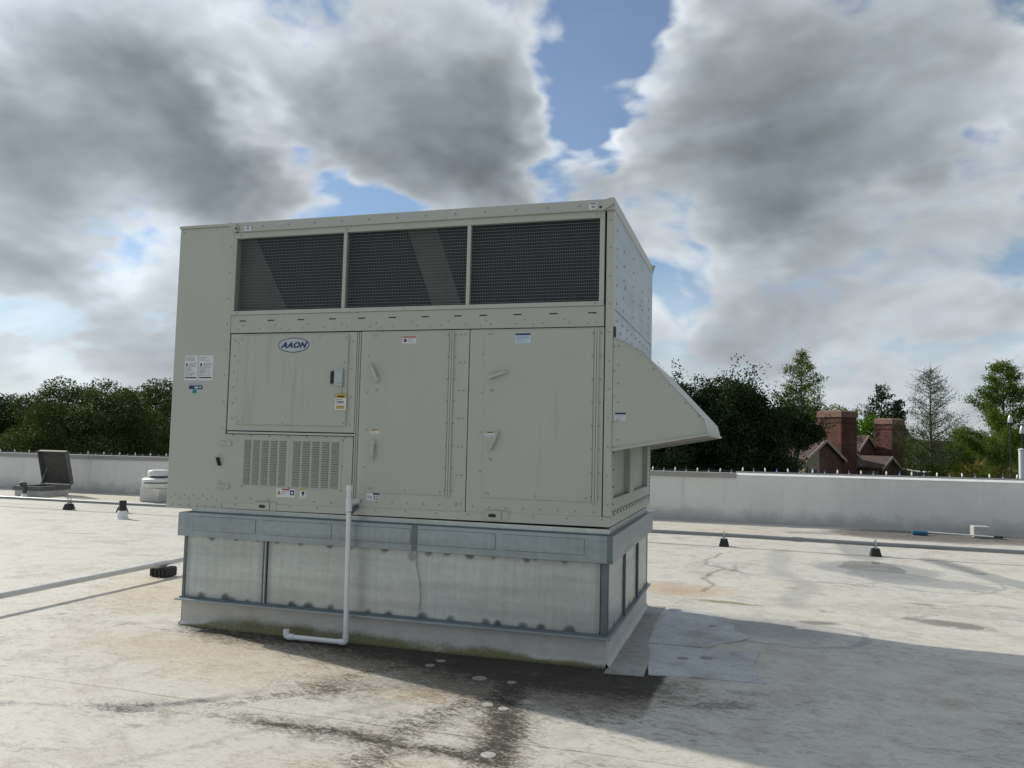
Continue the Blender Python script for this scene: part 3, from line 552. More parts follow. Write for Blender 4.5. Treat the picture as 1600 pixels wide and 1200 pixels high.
# condenser coils leaning behind the screens, with painted end plates between them
yc = 0.07
PLATE = plain('shaded_coil_plate', (0.09, 0.092, 0.078), 0.6, 0, 0.2, 8)  # plate colour darkened to stand for the shade inside the compartment
def slab(name, top, bot, y0, y1, mat):
    z0, z1 = 2.49, 3.164; mb = MB()
    mb.hexa([(bot[0], y0, z0), (bot[1], y0, z0), (bot[1], y1, z0), (bot[0], y1, z0), (top[0], y0, z1), (top[1], y0, z1), (top[1], y1, z1), (top[0], y1, z1)]); return mb.build(name, mat, UN)
slab('condenser_coil', (-2.99, -1.65), (-2.63, -1.395), yc, yc+0.08, COIL)
slab('condenser_coil', (-1.39, -0.06), (-1.145, -0.06), yc, yc+0.08, COIL)
slab('coil_end_plate', (-3.12, -2.992), (-3.12, -2.632), yc+0.02, yc+0.05, PLATE)
slab('coil_end_plate', (-1.648, -1.392), (-1.393, -1.147), yc+0.015, yc+0.05, PLATE)
B('drain_pan', GREYCAP, UN, -3.12, -0.06, 0.035, 0.40, 2.4895, 2.505)
# door frames, doors
def panel(name, x0, x1, z0, z1, y=0.0, mat=None, parent=None, th=0.015, bevel=0.003):
    return B(name, mat or PAINT, parent or UN, x0, x1, y, y+th, z0, z1, bevel=bevel)
def screws(parent, pts, y=0.0, r=0.0065, nrm=(0, -1, 0), mat=None):
    mb = MB()
    for q in pts: mb.disc((q[0], y, q[1]) if nrm[1] else (y, q[0], q[1]), nrm, r, 8, 0.004)
    return tag(mb.build('screws', mat or SCREWM, parent), kind='stuff')
seq = lambda a, b, n: [a+(b-a)*i/(n-1) for i in range(n)]
panel('door_frame', -3.116, -1.984, 1.556, 2.334)
logo_door = panel('access_door', -3.028, -2.050, 1.607, 2.318, -0.013, PAINT_D)
screws(logo_door, [(-3.075, z) for z in seq(1.65, 2.28, 6)]+[(-3.038, z) for z in seq(1.66, 2.26, 5)]+[(-2.02, z) for z in seq(1.62, 2.26, 4)], -0.0005)
screws(logo_door, [(-3.005, 1.63), (-3.0, 2.29), (-2.07, 2.29), (-2.07, 1.63), (-2.075, 2.10), (-2.3, 2.305), (-2.6, 1.625)], -0.0135)
B('drip_ledge', PAINT, UN, -3.10, -1.965, -0.014, 0.015, 1.532, 1.548)
louv = panel('louvred_door', -3.135, -1.985, 0.972, 1.527, -0.004, PAINT_D)
for bx0, bx1 in ((-2.945, -2.545), (-2.505, -2.085)):
    B('louver_plate', PAINT, louv, bx0-0.012, bx1+0.012, -0.0065, -0.0042, 1.120, 1.508)
    n = 5; pitch = (bx1-bx0)/n
    for k in range(n):
        a = bx0+k*pitch+0.006; b_ = a+pitch-0.022; mb = MB()
        for z in np.arange(1.138, 1.495, 0.0180):
            mb.m = 1; mb.box(a, b_, -0.0071, -0.0068, z-0.0065, z+0.0014)
            mb.m = 0; mb.prism([(-0.0066, z+0.0085), (-0.0170, z-0.0010), (-0.0150, z-0.0030), (-0.0066, z+0.0022)], 'x', a, b_)
        tag(mb.build('louvers', [PAINT, DARKGAP], louv), kind='stuff')
screws(louv, [(x, 1.517) for x in seq(-3.05, -2.05, 7)]+[(-2.95, 1.115), (-2.52, 1.115), (-2.07, 1.115), (-2.07, 1.30), (-2.07, 1.50)]+[(x, 1.02) for x in (-3.0, -2.86, -2.7, -2.3, -2.15)], -0.0068)
for z in (1.45, 1.11):
    mb = MB().box(-3.165, -3.095, -0.016, -0.0045, z-0.012, z+0.012); mb.disc((-3.078, -0.0045, z), (0, -1, 0), 0.022, 14, 0.014); mb.tube([(-3.17, -0.014, z), (-3.06, -0.014, z)], 0.008, 8); mb.build('hinge', PAINT, louv)
hb = MB().hexa([(-3.166, -0.030, 1.272), (-3.148, -0.030, 1.272), (-3.148, 0.0, 1.272), (-3.166, 0.0, 1.272), (-3.190, -0.030, 1.338), (-3.172, -0.030, 1.338), (-3.172, 0.0, 1.338), (-3.190, 0.0, 1.338)]).build('pull_handle', BLACK, UN, bevel=0.004)
for x0, x1 in ((-1.979, -1.967), (-1.962, -1.950)): panel('door_mullion', x0, x1, 0.972, 2.334, -0.002)
def handle(parent, x, z, ang, y):
    """lever handle on a round boss, pointing along ang (degrees, 0 = right, 90 = up)"""
    mb = MB(); mb.disc((x, y, z), (0, -1, 0), 0.022, 16, 0.016); c, s = math.cos(rad(ang)), math.sin(rad(ang))
    sec = [(-0.018, 0.017, -0.014, -0.032), (0.03, 0.016, -0.022, -0.044), (0.085, 0.0135, -0.030, -0.046), (0.112, 0.009, -0.028, -0.040), (0.138, 0.004, -0.018, -0.028)]
    b0 = len(mb.v)
    for l, w, ya, yb in sec:
        for (ww, yy) in ((-w, ya), (w, ya), (w*0.7, yb), (-w*0.7, yb)): mb.v.append((x+c*l-s*ww, y+yy+0.008, z+s*l+c*ww))
    fs = [(b0, b0+1, b0+2, b0+3)[::-1], tuple(b0+16+i for i in range(4))]+[(b0+i*4+k, b0+i*4+(k+1) % 4, b0+i*4+4+(k+1) % 4, b0+i*4+4+k) for i in range(4) for k in range(4)]
    mb.f += fs; mb.mi += [0]*len(fs); return mb.build('door_handle', PAINT, parent, bevel=0.002)
def service_door(fx0, fx1, x0, x1, hx, zb, hz1, handles, caps):
    panel('door_frame', fx0, fx1, 0.962, 2.336)
    d = panel('access_door', x0, x1, zb, 2.325, -0.006)
    h = MB().box(hx, hx+0.013, -0.012, -0.0005, zb-0.005, hz1); h.box(hx+0.017, hx+0.03, -0.012, -0.0005, zb-0.005, hz1); h.build('hinge_strip', PAINT, d)
    screws(d, [(hx-0.014, z) for z in seq(zb+0.04, hz1-0.03, 8)], -0.0062); screws(d, [(hx+0.042, z) for z in seq(zb+0.04, hz1-0.03, 8)], -0.0003)
    screws(d, [(x0+0.03, zb+0.03), (x0+0.05, zb+0.03), ((x0+x1)/2, zb+0.025), (x1-0.04, zb+0.025), (x0+0.025, 2.30), (x0+0.05, 2.30)], -0.0062); screws(d, [(x0-0.02, z) for z in seq(1.3, 2.15, 4)], -0.0003)
    for hx_, hz_, a in handles: handle(d, hx_, hz_, a, -0.006)
    mb = MB()
    for q in caps: mb.disc((q[0], -0.006, q[1]), (0, -1, 0), 0.012, 12, 0.004)
    mb.build('plug', GREYCAP, d); return d
door2 = service_door(-1.945, -1.066, -1.862, -1.222, -1.215, 1.113, 2.328, [(-1.796, 1.965, 113), (-1.808, 1.485, -88)], [(-1.80, 1.885)])
door3 = service_door(-1.060, -0.064, -0.938, -0.135, -0.128, 1.113, 2.325, [(-0.885, 1.985, 17), (-0.875, 1.475, 63)], [(-0.88, 1.888), (-0.88, 1.39)])
screws(UN, [(-1.10, z) for z in seq(1.06, 2.30, 7)]+[(-1.135, z) for z in seq(1.06, 2.30, 7)]+[(x, 1.045) for x in seq(-1.9, -0.12, 15)], -0.0005)
screws(UN, [(x, 2.372) for x in seq(-3.05, -0.12, 16)]+[(x+0.05, 2.40) for x in seq(-3.05, -0.4, 10)]+[(x+0.02, 2.366) for x in seq(-2.6, -0.2, 7)], -0.0062, 0.006)
screws(UN, [(-3.16, z) for z in seq(1.15, 3.05, 10)]+[(x, 1.0+0.025*(i % 2)) for i, x in enumerate(seq(-3.62, -3.18, 11))]+[(x, 0.945) for x in seq(-3.6, -3.2, 6)]+[(-3.62, 3.2), (-3.3, 3.21)], -0.0003, 0.006)
screws(UN, [(x, 3.205) for x in seq(-2.85, -0.25, 12)], -0.0285, 0.0075); screws(UN, [(-3.06, 3.14), (-2.1, 3.14), (-1.6, 3.14), (-0.13, 3.14), (-3.06, 2.505), (-1.6, 2.505), (-0.13, 2.507)], -0.0122, 0.007)
# base rail
mb = MB(); mb.hexa([(-3.118, -0.010, 0.934), (-0.002, -0.010, 0.948), (-0.002, 2.2, 0.948), (-3.118, 2.2, 0.934), (-3.118, -0.010, 0.979), (-0.002, -0.010, 1.016), (-0.002, 2.2, 1.016), (-3.118, 2.2, 0.979)])
rail = mb.build('base_rail', PAINT, UN, bevel=0.003)
for x, z in ((-2.745, 0.967), (-0.85, 0.988)):
    mb = MB(); mb.m = 0; mb.box(x-0.065, x+0.065, -0.020, -0.0102, z-0.030, z+0.033); mb.box(x+0.068, x+0.12, -0.014, -0.0102, z-0.032, z+0.033); mb.m = 1
    n = 14; mb.prism([(x+0.030*math.copysign(abs(math.cos(a))**0.6, math.cos(a)), z+0.013*math.sin(a)) for a in [2*math.pi*i/n for i in range(n)]], 'y', -0.0212, -0.0201); mb.build('lifting_lug', [PAINT, DARKGAP], rail, bevel=0.0)
screws(rail, [(x, 0.968+0.010*(x+3.1)) for x in seq(-3.0, -0.06, 13)], -0.0105, 0.006)
# corner post and right-hand side
B('corner_post', PAINT, UN, -0.056, 0.0, -0.003, 0.058, 1.018, 3.1655, bevel=0.003)
screws(UN, [(-0.028, z) for z in seq(1.1, 3.1, 11)], -0.0035, 0.006)
SIDEP = galv_mat('bare_galvanised_side', (0.40, 0.45, 0.48), 0.55)
up_side = B('side_panel', SIDEP, UN, -0.030, 0.0, 0.0605, 2.20, 2.470, 3.1655, bevel=0.002); B('side_panel', SIDEP, UN, -0.030, 0.001, 0.0605, 2.20, 2.255, 2.464, bevel=0.002)
rr = random.Random(3)
screws(up_side, [(0.12, z) for z in seq(2.52, 3.05, 5)]+[(0.45, z) for z in (2.52, 2.62, 2.75, 2.86, 2.97)]+[(0.95, z) for z in (2.55, 2.68, 2.80, 2.92, 3.03)]+[(1.5, z) for z in (2.6, 2.7, 2.78, 2.86)]+[(1.95, z) for z in (2.56, 2.63, 2.7, 2.78, 2.86)]+[(0.5, 2.70), (1.38, 2.72), (0.52, 2.72)], 0.0003, 0.011, (1, 0, 0))
screws(up_side, [(y, 2.40-0.0*y) for y in seq(0.15, 2.1, 9)]+[(y, 2.33) for y in seq(0.3, 2.1, 7)], 0.0013, 0.010, (1, 0, 0))
B('side_post', PAINT, UN, -0.05, 0.0, 2.203, 2.235, 0.97, 3.25)
mb = MB().prism([(0.0, 3.25), (0.03, 3.25), (0.005, 3.18), (0.0, 3.18)], 'y', 2.19, 2.236).build('lifting_bracket', PAINT, UN)
# filter section under the hood
sec = MB().box(-0.050, 0.0, 0.0605, 2.20, 1.018, 1.135); sec.box(-0.050, 0.0, 0.0605, 0.105, 1.1355, 2.254); sec.box(-0.050, 0.0, 0.905, 1.125, 1.1355, 2.254); sec.box(-0.050, 0.0, 2.02, 2.20, 1.1355, 2.254)
sec.build('filter_frame', PAINT, UN, bevel=0.002)
for y0, y1 in ((0.106, 0.904), (1.126, 2.019)): B('filter_panel', PAINT, UN, -0.060, -0.046, y0, y1, 1.1360, 2.25)
screws(UN, [(y, 1.046) for y in seq(0.09, 2.17, 24)]+[(y+0.04, 1.028) for y in seq(0.09, 2.05, 14)]+[(0.078, z) for z in seq(1.1, 1.46, 4)]+[(2.17, z) for z in seq(1.05, 1.46, 12)], 0.0003, 0.008, (1, 0, 0), DARKGAP)
# intake hood
HP = [(0.003, 2.262), (0.085, 2.228), (0.190, 2.163), (0.621, 1.700), (0.647, 1.604)]
mb = MB()
HB = [(0.003, 1.484)]
mb.prism(HP+HB, 'y', -0.004, 0.0)
hd = mb.build('intake_hood', PAINT, UN)
MB().prism(HP+HB, 'y', 2.196, 2.20).build('hood_cheek', PAINT, hd)
mb = MB()
for (a, b_) in zip(HP[:-1], HP[1:]):
    dx, dz = b_[0]-a[0], b_[1]-a[1]; l = math.hypot(dx, dz); nx, nz = -dz/l*0.004, dx/l*0.004
    mb.prism([(a[0]+0.0, a[1]), (b_[0], b_[1]), (b_[0]-nx*-1, b_[1]-nz*-1), (a[0]-nx*-1, a[1]-nz*-1)], 'y', -0.012, 2.208)
mb.build('hood_top', PAINT, hd)
mb = MB(); mb.prism([(0.004, 1.470), (0.004, 1.486), (0.660, 1.606), (0.664, 1.594)], 'y', -0.020, -0.0045); mb.prism([(0.640, 1.590), (0.664, 1.594), (0.662, 1.607), (0.640, 1.603)], 'y', -0.004, 2.20); mb.prism([(0.004, 1.470), (0.004, 1.486), (0.660, 1.606), (0.664, 1.594)], 'y', 2.2005, 2.215); mb.build('hood_lip', PAINT, hd)
mb = MB(); mb.prism([(0.02, 1.500), (0.02, 1.506), (0.640, 1.612), (0.640, 1.606)], 'y', 0.02, 2.18); mb.build('mist_screen', plain('hood_screen', (0.17, 0.165, 0.15), 0.7, 0, 0.2, 20), hd)
mb = MB(); mb.prism([(0.14, 2.165), (0.20, 2.172), (0.605, 1.708), (0.612, 1.640), (0.575, 1.652)], 'y', -0.0062, -0.0042); mb.build('hood_flange', PAINT, hd)
screws(hd, [(0.04, z) for z in seq(1.55, 2.2, 6)]+[(0.01, z) for z in seq(1.5, 2.2, 5)]+[(0.17+0.44*t, 2.155-0.46*t) for t in (0.05, 0.25, 0.5, 0.75, 0.95)], -0.0065, 0.006)
B('flashing_gap', DARKGAP, UN, -0.0005, 0.012, -0.0015, 0.05, 2.262, 2.34)

# ------------------------------------------------------------------ stickers and writing
def sticker(name, parent, x0, x1, z0, z1, y, bits, base=None, nrm=None):
    """flat printed label: base sheet plus coloured print; bits = (material, x0,x1,z0,z1) in 0..1"""
    mats = [base or WHITE]; mb = MB(); mb.m = 0; mb.box(x0, x1, y-0.0008, y, z0, z1); W, H = x1-x0, z1-z0
    for i, (mt, a, b_, c, d) in enumerate(bits):
        if mt not in mats: mats.append(mt)
        mb.m = mats.index(mt); yy = y-0.0009-0.0001*i*0.2
        mb.add([(x0+a*W, yy, z0+c*H), (x0+b_*W, yy, z0+c*H), (x0+b_*W, yy, z0+d*H), (x0+a*W, yy, z0+d*H)], [(0, 1, 2, 3)])
    return mb.build(name, mats, parent)
def textbits(rows, x0, x1, z0, z1, seed, mt=None):
    r = random.Random(seed); out = []; h = (z1-z0)/rows
    for i in range(rows):
        x = x0
        while x < x1-0.05:
            w = r.uniform(0.06, 0.2); e = min(x+w, x1); out.append((mt or INKG, x, e, z0+i*h+h*0.25, z0+i*h+h*0.72)); x = e+0.03
            if r.random() < 0.12: break
    return out
for i, (x0, x1) in enumerate(((-3.548, -3.424), (-3.412, -3.275))):
    sticker('rating_plate', UN, x0, x1, 1.958, 2.162, 0.0, [(INK, 0.05, 0.93, 0.085, 0.135), (INK, 0.10, 0.22, 0.56, 0.69), (INKG, 0.32, 0.62, 0.90, 0.925), (INKG, 0.30, 0.95, 0.545, 0.555), (INKG, 0.30, 0.95, 0.70, 0.71)]+textbits(3, 0.06, 0.8, 0.78, 0.94, i)+textbits(4, 0.32, 0.9, 0.56, 0.69, i+5)+textbits(7, 0.07, 0.85, 0.18, 0.53, i+9))
sticker('flag_sticker', UN, -3.496, -3.366, 1.885, 1.945, 0.0, [(NAVY, 0, 1, 0, 0.52), (INKG, 0.05, 0.95, 0.62, 0.68), (INKG, 0.05, 0.9, 0.8, 0.86), (WHITE, 0.42, 0.68, 0.12, 0.34), (WHITE, 0.76, 0.9, 0.2, 0.36)], SILVER)
sticker('teal_sticker', UN, -3.462, -3.420, 1.852, 1.882, 0.0, [(NAVY, 0.2, 0.8, 0.4, 0.5)], TEAL)
# logo plate with lettering
lp = MB().box(-2.690, -2.365, -0.0142, -0.0131, 2.170, 2.300).build('logo_plate', plain('logo_plate_metal', (0.43, 0.437, 0.395), 0.4), logo_door)
mb = MB(); n = 48; cx, cz = -2.528, 2.236
for (ra, rb, yy, mi) in ((0.140, 0.0595, -0.0150, 0), (0.1325, 0.0530, -0.0156, 1)):
    mb.m = mi; mb.prism([(cx+ra*math.cos(2*math.pi*i/n), cz+rb*math.sin(2*math.pi*i/n)) for i in range(n)], 'y', yy, -0.0142)
mb.build('logo_ring', [NAVY, SILVER], lp)
cu = bpy.data.curves.new('lettering', 'FONT'); cu.body = 'AAON'; cu.size = 0.064; cu.shear = 0.34; cu.offset = 0.0034; cu.space_character = 1.12; cu.extrude = 0.0004; cu.align_x = 'CENTER'; cu.align_y = 'CENTER'
to = bpy.data.objects.new('lettering', cu); COL.objects.link(to); bpy.context.view_layer.update()
tm = bpy.data.meshes.new_from_object(to.evaluated_get(bpy.context.evaluated_depsgraph_get())); bpy.data.objects.remove(to)
tm.materials.clear(); tm.materials.append(NAVY); lt = bpy.data.objects.new('lettering', tm); link(lt, lp)
lt.rotation_euler = (rad(90), 0, 0); lt.location = Vector((cx, -0.0162, cz-0.002))-BASE[UN]; lt.scale = (1.08, 0.92, 1)
# warning stickers
sticker('warning_sticker', door2, -1.600, -1.488, 2.238, 2.292, -0.006, [(REDP, 0.02, 0.98, 0.80, 0.98), (INK, 0.13, 0.27, 0.18, 0.66), (REDP, 0.07, 0.11, 0.2, 0.62), (REDP, 0.29, 0.33, 0.2, 0.62)]+textbits(4, 0.42, 0.95, 0.15, 0.72, 21))
sticker('notice_sticker', door3, -0.712, -0.598, 2.232, 2.300, -0.006, [(NAVY, 0.0, 1.0, 0.80, 1.0)]+textbits(5, 0.06, 0.94, 0.1, 0.74, 22), plain('pale_blue_print', (0.50, 0.62, 0.72), 0.45, 0, 0.05))
for d, x in ((door2, -1.842), (door3, -0.922)): sticker('caution_sticker', d, x, x+0.074, 1.552, 1.588, -0.006, [(YELP, 0, 1, 0.68, 1.0), (INK, 0.25, 0.75, 0.74, 0.92)]+textbits(2, 0.1, 0.9, 0.08, 0.6, 30))
sticker('warning_sticker', louv, -2.632, -2.468, 1.045, 1.112, -0.0042, [(REDP, 0.30, 0.70, 0.80, 0.97), (NAVY, 0.74, 0.96, 0.26, 0.84), (WHITE, 0.80, 0.90, 0.40, 0.66), (YELP, 0.05, 0.24, 0.26, 0.48), (YELP, 0.085, 0.205, 0.48, 0.66), (YELP, 0.12, 0.17, 0.66, 0.82), (INK, 0.125, 0.165, 0.32, 0.62)]+textbits(3, 0.30, 0.70, 0.2, 0.72, 31))
sticker('warning_sticker', louv, -2.424, -2.370, 1.045, 1.116, -0.0042, [(YELP, 0, 1, 0.82, 1.0), (INK, 0.28, 0.75, 0.40, 0.72), (INK, 0.40, 0.62, 0.24, 0.40)]+textbits(1, 0.1, 0.9, 0.03, 0.2, 32))
sticker('notice_sticker', UN, -1.856, -1.750, 1.052, 1.108, -0.0002, [(NAVY, 0.5, 1.0, 0.76, 1.0), (INKG, 0.1, 0.2, 0.3, 0.7), (INKG, 0.28, 0.4, 0.2, 0.6)]+textbits(3, 0.54, 0.97, 0.08, 0.70, 33, INK))
for x in (-3.018, -0.182): sticker('lifting_sticker', UN, x, x+0.062, 3.172, 3.226, -0.0300, [(INK, 0.1, 0.85, 0.78, 0.90), (INKG, 0.3, 0.7, 0.2, 0.5), (INKG, 0.15, 0.9, 0.6, 0.66)])
sticker('notice_sticker', hd, 0.022, 0.094, 1.680, 1.737, -0.0042, [(NAVY, 0, 1, 0.76, 1.0)]+textbits(4, 0.06, 0.94, 0.05, 0.7, 34))
# lockable latch with a tag
la = MB(); la.m = 0; la.box(-2.160, -2.098, -0.020, -0.0135, 1.925, 2.035); la.m = 1; la.box(-2.186, -2.163, -0.028, -0.0135, 1.932, 2.028); la.m = 2; la.box(-2.100, -2.078, -0.030, -0.0135, 1.920, 2.045); la.tube([(-2.125, -0.034, 1.925), (-2.075, -0.034, 1.925)], 0.010, 8); la.tube([(-2.09, -0.030, 1.90), (-2.09, -0.030, 2.05)], 0.006, 8)
la.build('lock_latch', [SILVER, BLACK, CHROME], logo_door)
tg = thing('hang_tag', (-2.09, -0.03, 1.90), 'small yellow and white warning tag hanging from the door latch', 'tag')
t1 = sticker('card', tg, -2.142, -2.046, 1.728, 1.852, -0.020, [(YELP, 0, 1, 0.74, 1.0), (INK, 0.2, 0.8, 0.80, 0.90), (YELP, 0.12, 0.88, 0.08, 0.30), (INK, 0.25, 0.75, 0.48, 0.54), (INKG, 0.3, 0.7, 0.16, 0.22)]+textbits(3, 0.08, 0.92, 0.38, 0.72, 40))
MB().tube([(-2.094, -0.021, 1.846), (-2.086, -0.026, 1.875), (-2.088, -0.032, 1.905)], 0.0022, 6).build('cord', YELP, tg)

# ------------------------------------------------------------------ galvanised curb adapter
CA = thing('curb_adapter', (-1.74, 1.1, 0.21), 'galvanised sheet metal curb adapter carrying the air conditioning unit', 'curb adapter')
B('neck', GALV, CA, -3.30, -0.02, 0.03, 2.17, 0.86, 0.931)
B('neck_strip', GALV, CA, -3.40, -0.005, -0.012, 0.029, 0.9005, 0.9325); B('neck_gap_shade', GALVD, CA, -3.42, 0.0, -0.02, 0.029, 0.892, 0.900)  # last one is a dark strip painting the shade of the gap above the band
band = MB().box(-3.489, 0.027, -0.058, 2.26, 0.705, 0.891).build('upper_band', GALVB, CA, bevel=0.004)
for x0, x1 in ((-3.36, -2.77), (-2.70, -2.11), (-2.03, -1.46), (-1.40, -0.81), (-0.75, -0.17)):
    pl = B('cover_plate', GALVB, band, x0, x1, -0.0625, -0.0585, 0.756, 0.864, bevel=0.0015)
    B('cover_shadow_gap', GALVD, pl, x0-0.003, x1+0.003, -0.0583, -0.0581, 0.753, 0.867)
    mb = MB()
    for q in ((x0+0.02, 0.77), (x1-0.02, 0.77), (x0+0.02, 0.85), (x1-0.02, 0.85), ((x0+x1)/2, 0.768)): mb.disc((q[0], -0.0625, q[1]), (0, -1, 0), 0.005, 8, 0.003)
    tag(mb.build('screws', SCREWM, pl), kind='stuff')
B('joint_strap', GALVD, band, -1.452, -1.408, -0.0615, -0.0585, 0.706, 0.893); B('joint_strap', GALVD, band, -0.012, 0.0278, -0.0600, -0.0580, 0.706, 0.8895)
B('joint_strap', GALVD, band, -1.50, -1.36, -0.003, 0.0, 0.893, 0.930)
def daubs(U, Wd, pts):
    a = np.zeros(U.shape)
    for (u, w, r, s) in pts: a = np.maximum(a, s*(1-sstep(0.55, 1.15, np.hypot((U-u)/r, (Wd-w)/(r*0.95)))))
    return a
def galv_panel(x0, x1, seed, pts, side=False):
    us = np.arange(x0, x1+0.006, 0.012); zs = np.arange(0.212, 0.7041, 0.0123); U, Zz = np.meshgrid(us, zs, indexing='ij')
    edge = 0.5*sstep(0.06, 0.0, np.minimum(U-x0, x1-U))*(fbm2(U*6, Zz*6, seed)*0.8+0.3)+0.28*sstep(0.05, 0.0, np.minimum(Zz-0.212, 0.704-Zz))*fbm2(U*9, Zz*3, seed+1)*1.4
    dk = np.clip(np.maximum(daubs(U+0.016*(fbm2(U*22, Zz*22, seed)-0.5), Zz+0.016*(fbm2(U*22+7, Zz*22, seed)-0.5), pts), edge), 0, 1)
    off = 0.006*(fbm2(U*1.6, Zz*2.2, seed+4)-0.5)
    Vv = np.stack([U, off-0.001, Zz], -1) if not side else np.stack([-0.016+off, U, Zz], -1); Vv = Vv.reshape(-1, 3)
    q = grid_quads(len(us), len(zs)); o = mesh_np('skirt_panel', Vv, q if not side else q, GALV, CA, dict(daub=dk), True, BASE[CA]); return o
B('inner_frame', GALVD, CA, -3.445, -0.030, 0.012, 2.19, 0.212, 0.703)
rg = random.Random(11)
tops = lambda xs: [(x+rg.uniform(-.05, .05), 0.704+rg.uniform(-.008, .008), rg.uniform(0.024, 0.044), rg.uniform(0.75, 0.95)) for x in xs]
bots = lambda xs: [(x+rg.uniform(-.05, .05), 0.214+rg.uniform(-.008, .010), rg.uniform(0.034, 0.060), rg.uniform(0.75, 0.98)) for x in xs]
galv_panel(-3.435, -2.722, 31, tops([-3.2, -2.98, -2.80])+bots([-3.24, -3.10, -2.96, -2.82]))
galv_panel(-2.682, -0.060, 32, tops([-2.60, -2.40, -2.20, -1.95, -1.72, -1.52, -1.38, -1.15, -0.98, -0.80, -0.62, -0.50, -0.28])+[(-1.47, 0.66, 0.04, 0.5)]+bots([-2.50, -2.28, -2.08, -1.84, -1.60, -1.36, -1.16, -0.92, -0.82, -0.65, -0.43, -0.25]))
galv_panel(0.055, 0.71, 33, bots([0.15, 0.3, 0.45, 0.6]), True); galv_panel(0.745, 1.44, 34, bots([0.85, 1.0, 1.15, 1.3]), True); galv_panel(1.475, 2.15, 35, bots([1.6, 1.75, 1.9, 2.05]), True)
for x0, x1 in ((-3.461, -3.437), (-0.058, -0.017)): MB().box(x0, x1, -0.005, 0.02, 0.211, 0.7045).build('corner_angle', GALVD, CA)
B('corner_angle', GALVD, CA, -0.03, -0.013, 0.0205, 0.052, 0.211, 0.7045); B('corner_angle', GALVD, CA, -0.03, -0.013, 2.155, 2.198, 0.211, 0.7045)
for x in (-2.712, -2.702, -2.692): B('standing_seam', GALVD if x != -2.702 else GALV, CA, x-0.004, x+0.004, -0.012, 0.005, 0.2105, 0.7045)
for y in (0.727, 1.457): B('standing_seam', GALVD, CA, -0.02, 0.002, y-0.008, y+0.008, 0.211, 0.7045)
B('base_angle', GALVD, CA, -3.47, -0.008, -0.020, 2.21, 0.2098, 0.222)
MB().box(-3.486, 0.017, -0.061, 2.261, 0.196, 0.2095).build('base_flange', GALVB, CA, bevel=0.002)
cb = MB().tube([(-1.43, -0.016, 0.70), (-1.425, -0.018, 0.60), (-1.40, -0.016, 0.50), (-1.385, -0.018, 0.38), (-1.395, -0.016, 0.27)], 0.0025, 5).build('loose_wire', GALVD, CA)

# ------------------------------------------------------------------ roof curb wrapped in membrane
RC = thing('roof_curb', (-1.74, 1.1, 0.0), 'low white membrane-wrapped curb on the roof with green algae along its foot', 'roof curb')
def curb_side(p0, p1, nrm, seed, front):
    L = (Vector(p1)-Vector(p0)).length; us = np.arange(0, L+0.01, 0.02); us[-1] = L; zs = np.array([-0.02, 0.0, 0.01, 0.02, 0.035, 0.05, 0.07, 0.09, 0.11, 0.13, 0.15, 0.17, 0.1958])
    U, Zz = np.meshgrid(us, zs, indexing='ij'); d = (Vector(p1)-Vector(p0)).normalized(); wob = 0.006*(fbm2(U*2, Zz*4, seed)-0.5)+0.022*sstep(0.035, 0.0, Zz)
    Vv = np.stack([p0[0]+d.x*U+nrm[0]*wob, p0[1]+d.y*U+nrm[1]*wob, Zz], -1).reshape(-1, 3)
    if front:
        hgt = np.interp(U, [0, 0.15, 0.45, 1.0, 1.6, 2.3, 2.9, 3.3, 3.44], [0.0, 0.02, 0.085, 0.10, 0.065, 0.07, 0.035, 0.028, 0.03])*(0.6+0.9*fbm2(U*5, U*0, seed+1))
        al = 1.15*sstep(hgt*1.7, 0.0, Zz)*(0.55+0.9*fbm2(U*2.2, U*0+3, seed+6)); gr = 0.8*sstep(0.03, 0.0, Zz)*np.interp(U, [0, 0.3, 3.2, 3.44], [0.2, 0.6, 0.8, 1.0])
    else: al = 0.25*sstep(0.05, 0.0, Zz); gr = 0.7*sstep(0.03, 0.0, Zz)*fbm2(U*4, U*0, seed+2)*1.3
    return mesh_np('curb_face', Vv, grid_quads(len(us), len(zs)), CURBM, RC, dict(algae=al, grime=gr), True, BASE[RC])
MB().box(-3.450, -0.028, 0.012, 2.185, -0.02, 0.1955).build('curb_core', CURBM, RC)
curb_side((-3.461, 0.0), (-0.017, 0.0), (0, -1), 51, True); curb_side((-0.017, 0.0), (-0.017, 2.2), (1, 0), 52, False); curb_side((-0.017, 2.2), (-3.461, 2.2), (0, 1), 53, False); curb_side((-3.461, 2.2), (-3.461, 0.0), (-1, 0), 54, False)

# ------------------------------------------------------------------ condensate drain
DP = thing('drain_pipe', (-1.92, -0.13, 0.0), 'white plastic condensate drain pipe running down the front of the unit to the roof', 'pipe')
rp = 0.0185; y = -0.13
MB().tube([(-1.918, y, 0.03), (-1.930, y, 0.97)], rp, 16).build('downpipe', PVC, DP, True)
MB().tube([(-1.9305, y, 0.975), (-1.932, y, 1.075)], rp*1.28, 16).tube([(-1.932, y+0.02, 1.035), (-1.925, -0.012, 1.043)], rp*1.2, 16).build('tee', PVC, DP, True)
MB().tube([(-1.932, y, 1.076), (-1.9335, y, 1.125)], rp, 16).build('cleanout_stub', PVC, DP, True)
MB().tube([(-1.9335, y, 1.122), (-1.934, y, 1.164), (-1.934, y, 1.168)], [rp*1.22, rp*1.22, rp*1.0], 16).build('cleanout_cap', PVC, DP, True)
MB().tube([(-1.930, y+0.003, 0.958), (-1.930, -0.011, 1.00)], rp*1.05, 12).build('support_strap', GALVD, DP, True)
MB().tube([(-1.918, y, 0.075), (-1.918, y, 0.035), (-1.922, y, 0.028), (-1.930, y, 0.025), (-1.965, y-0.001, 0.0245)], rp*1.22, 16).build('elbow', PVC, DP, True)
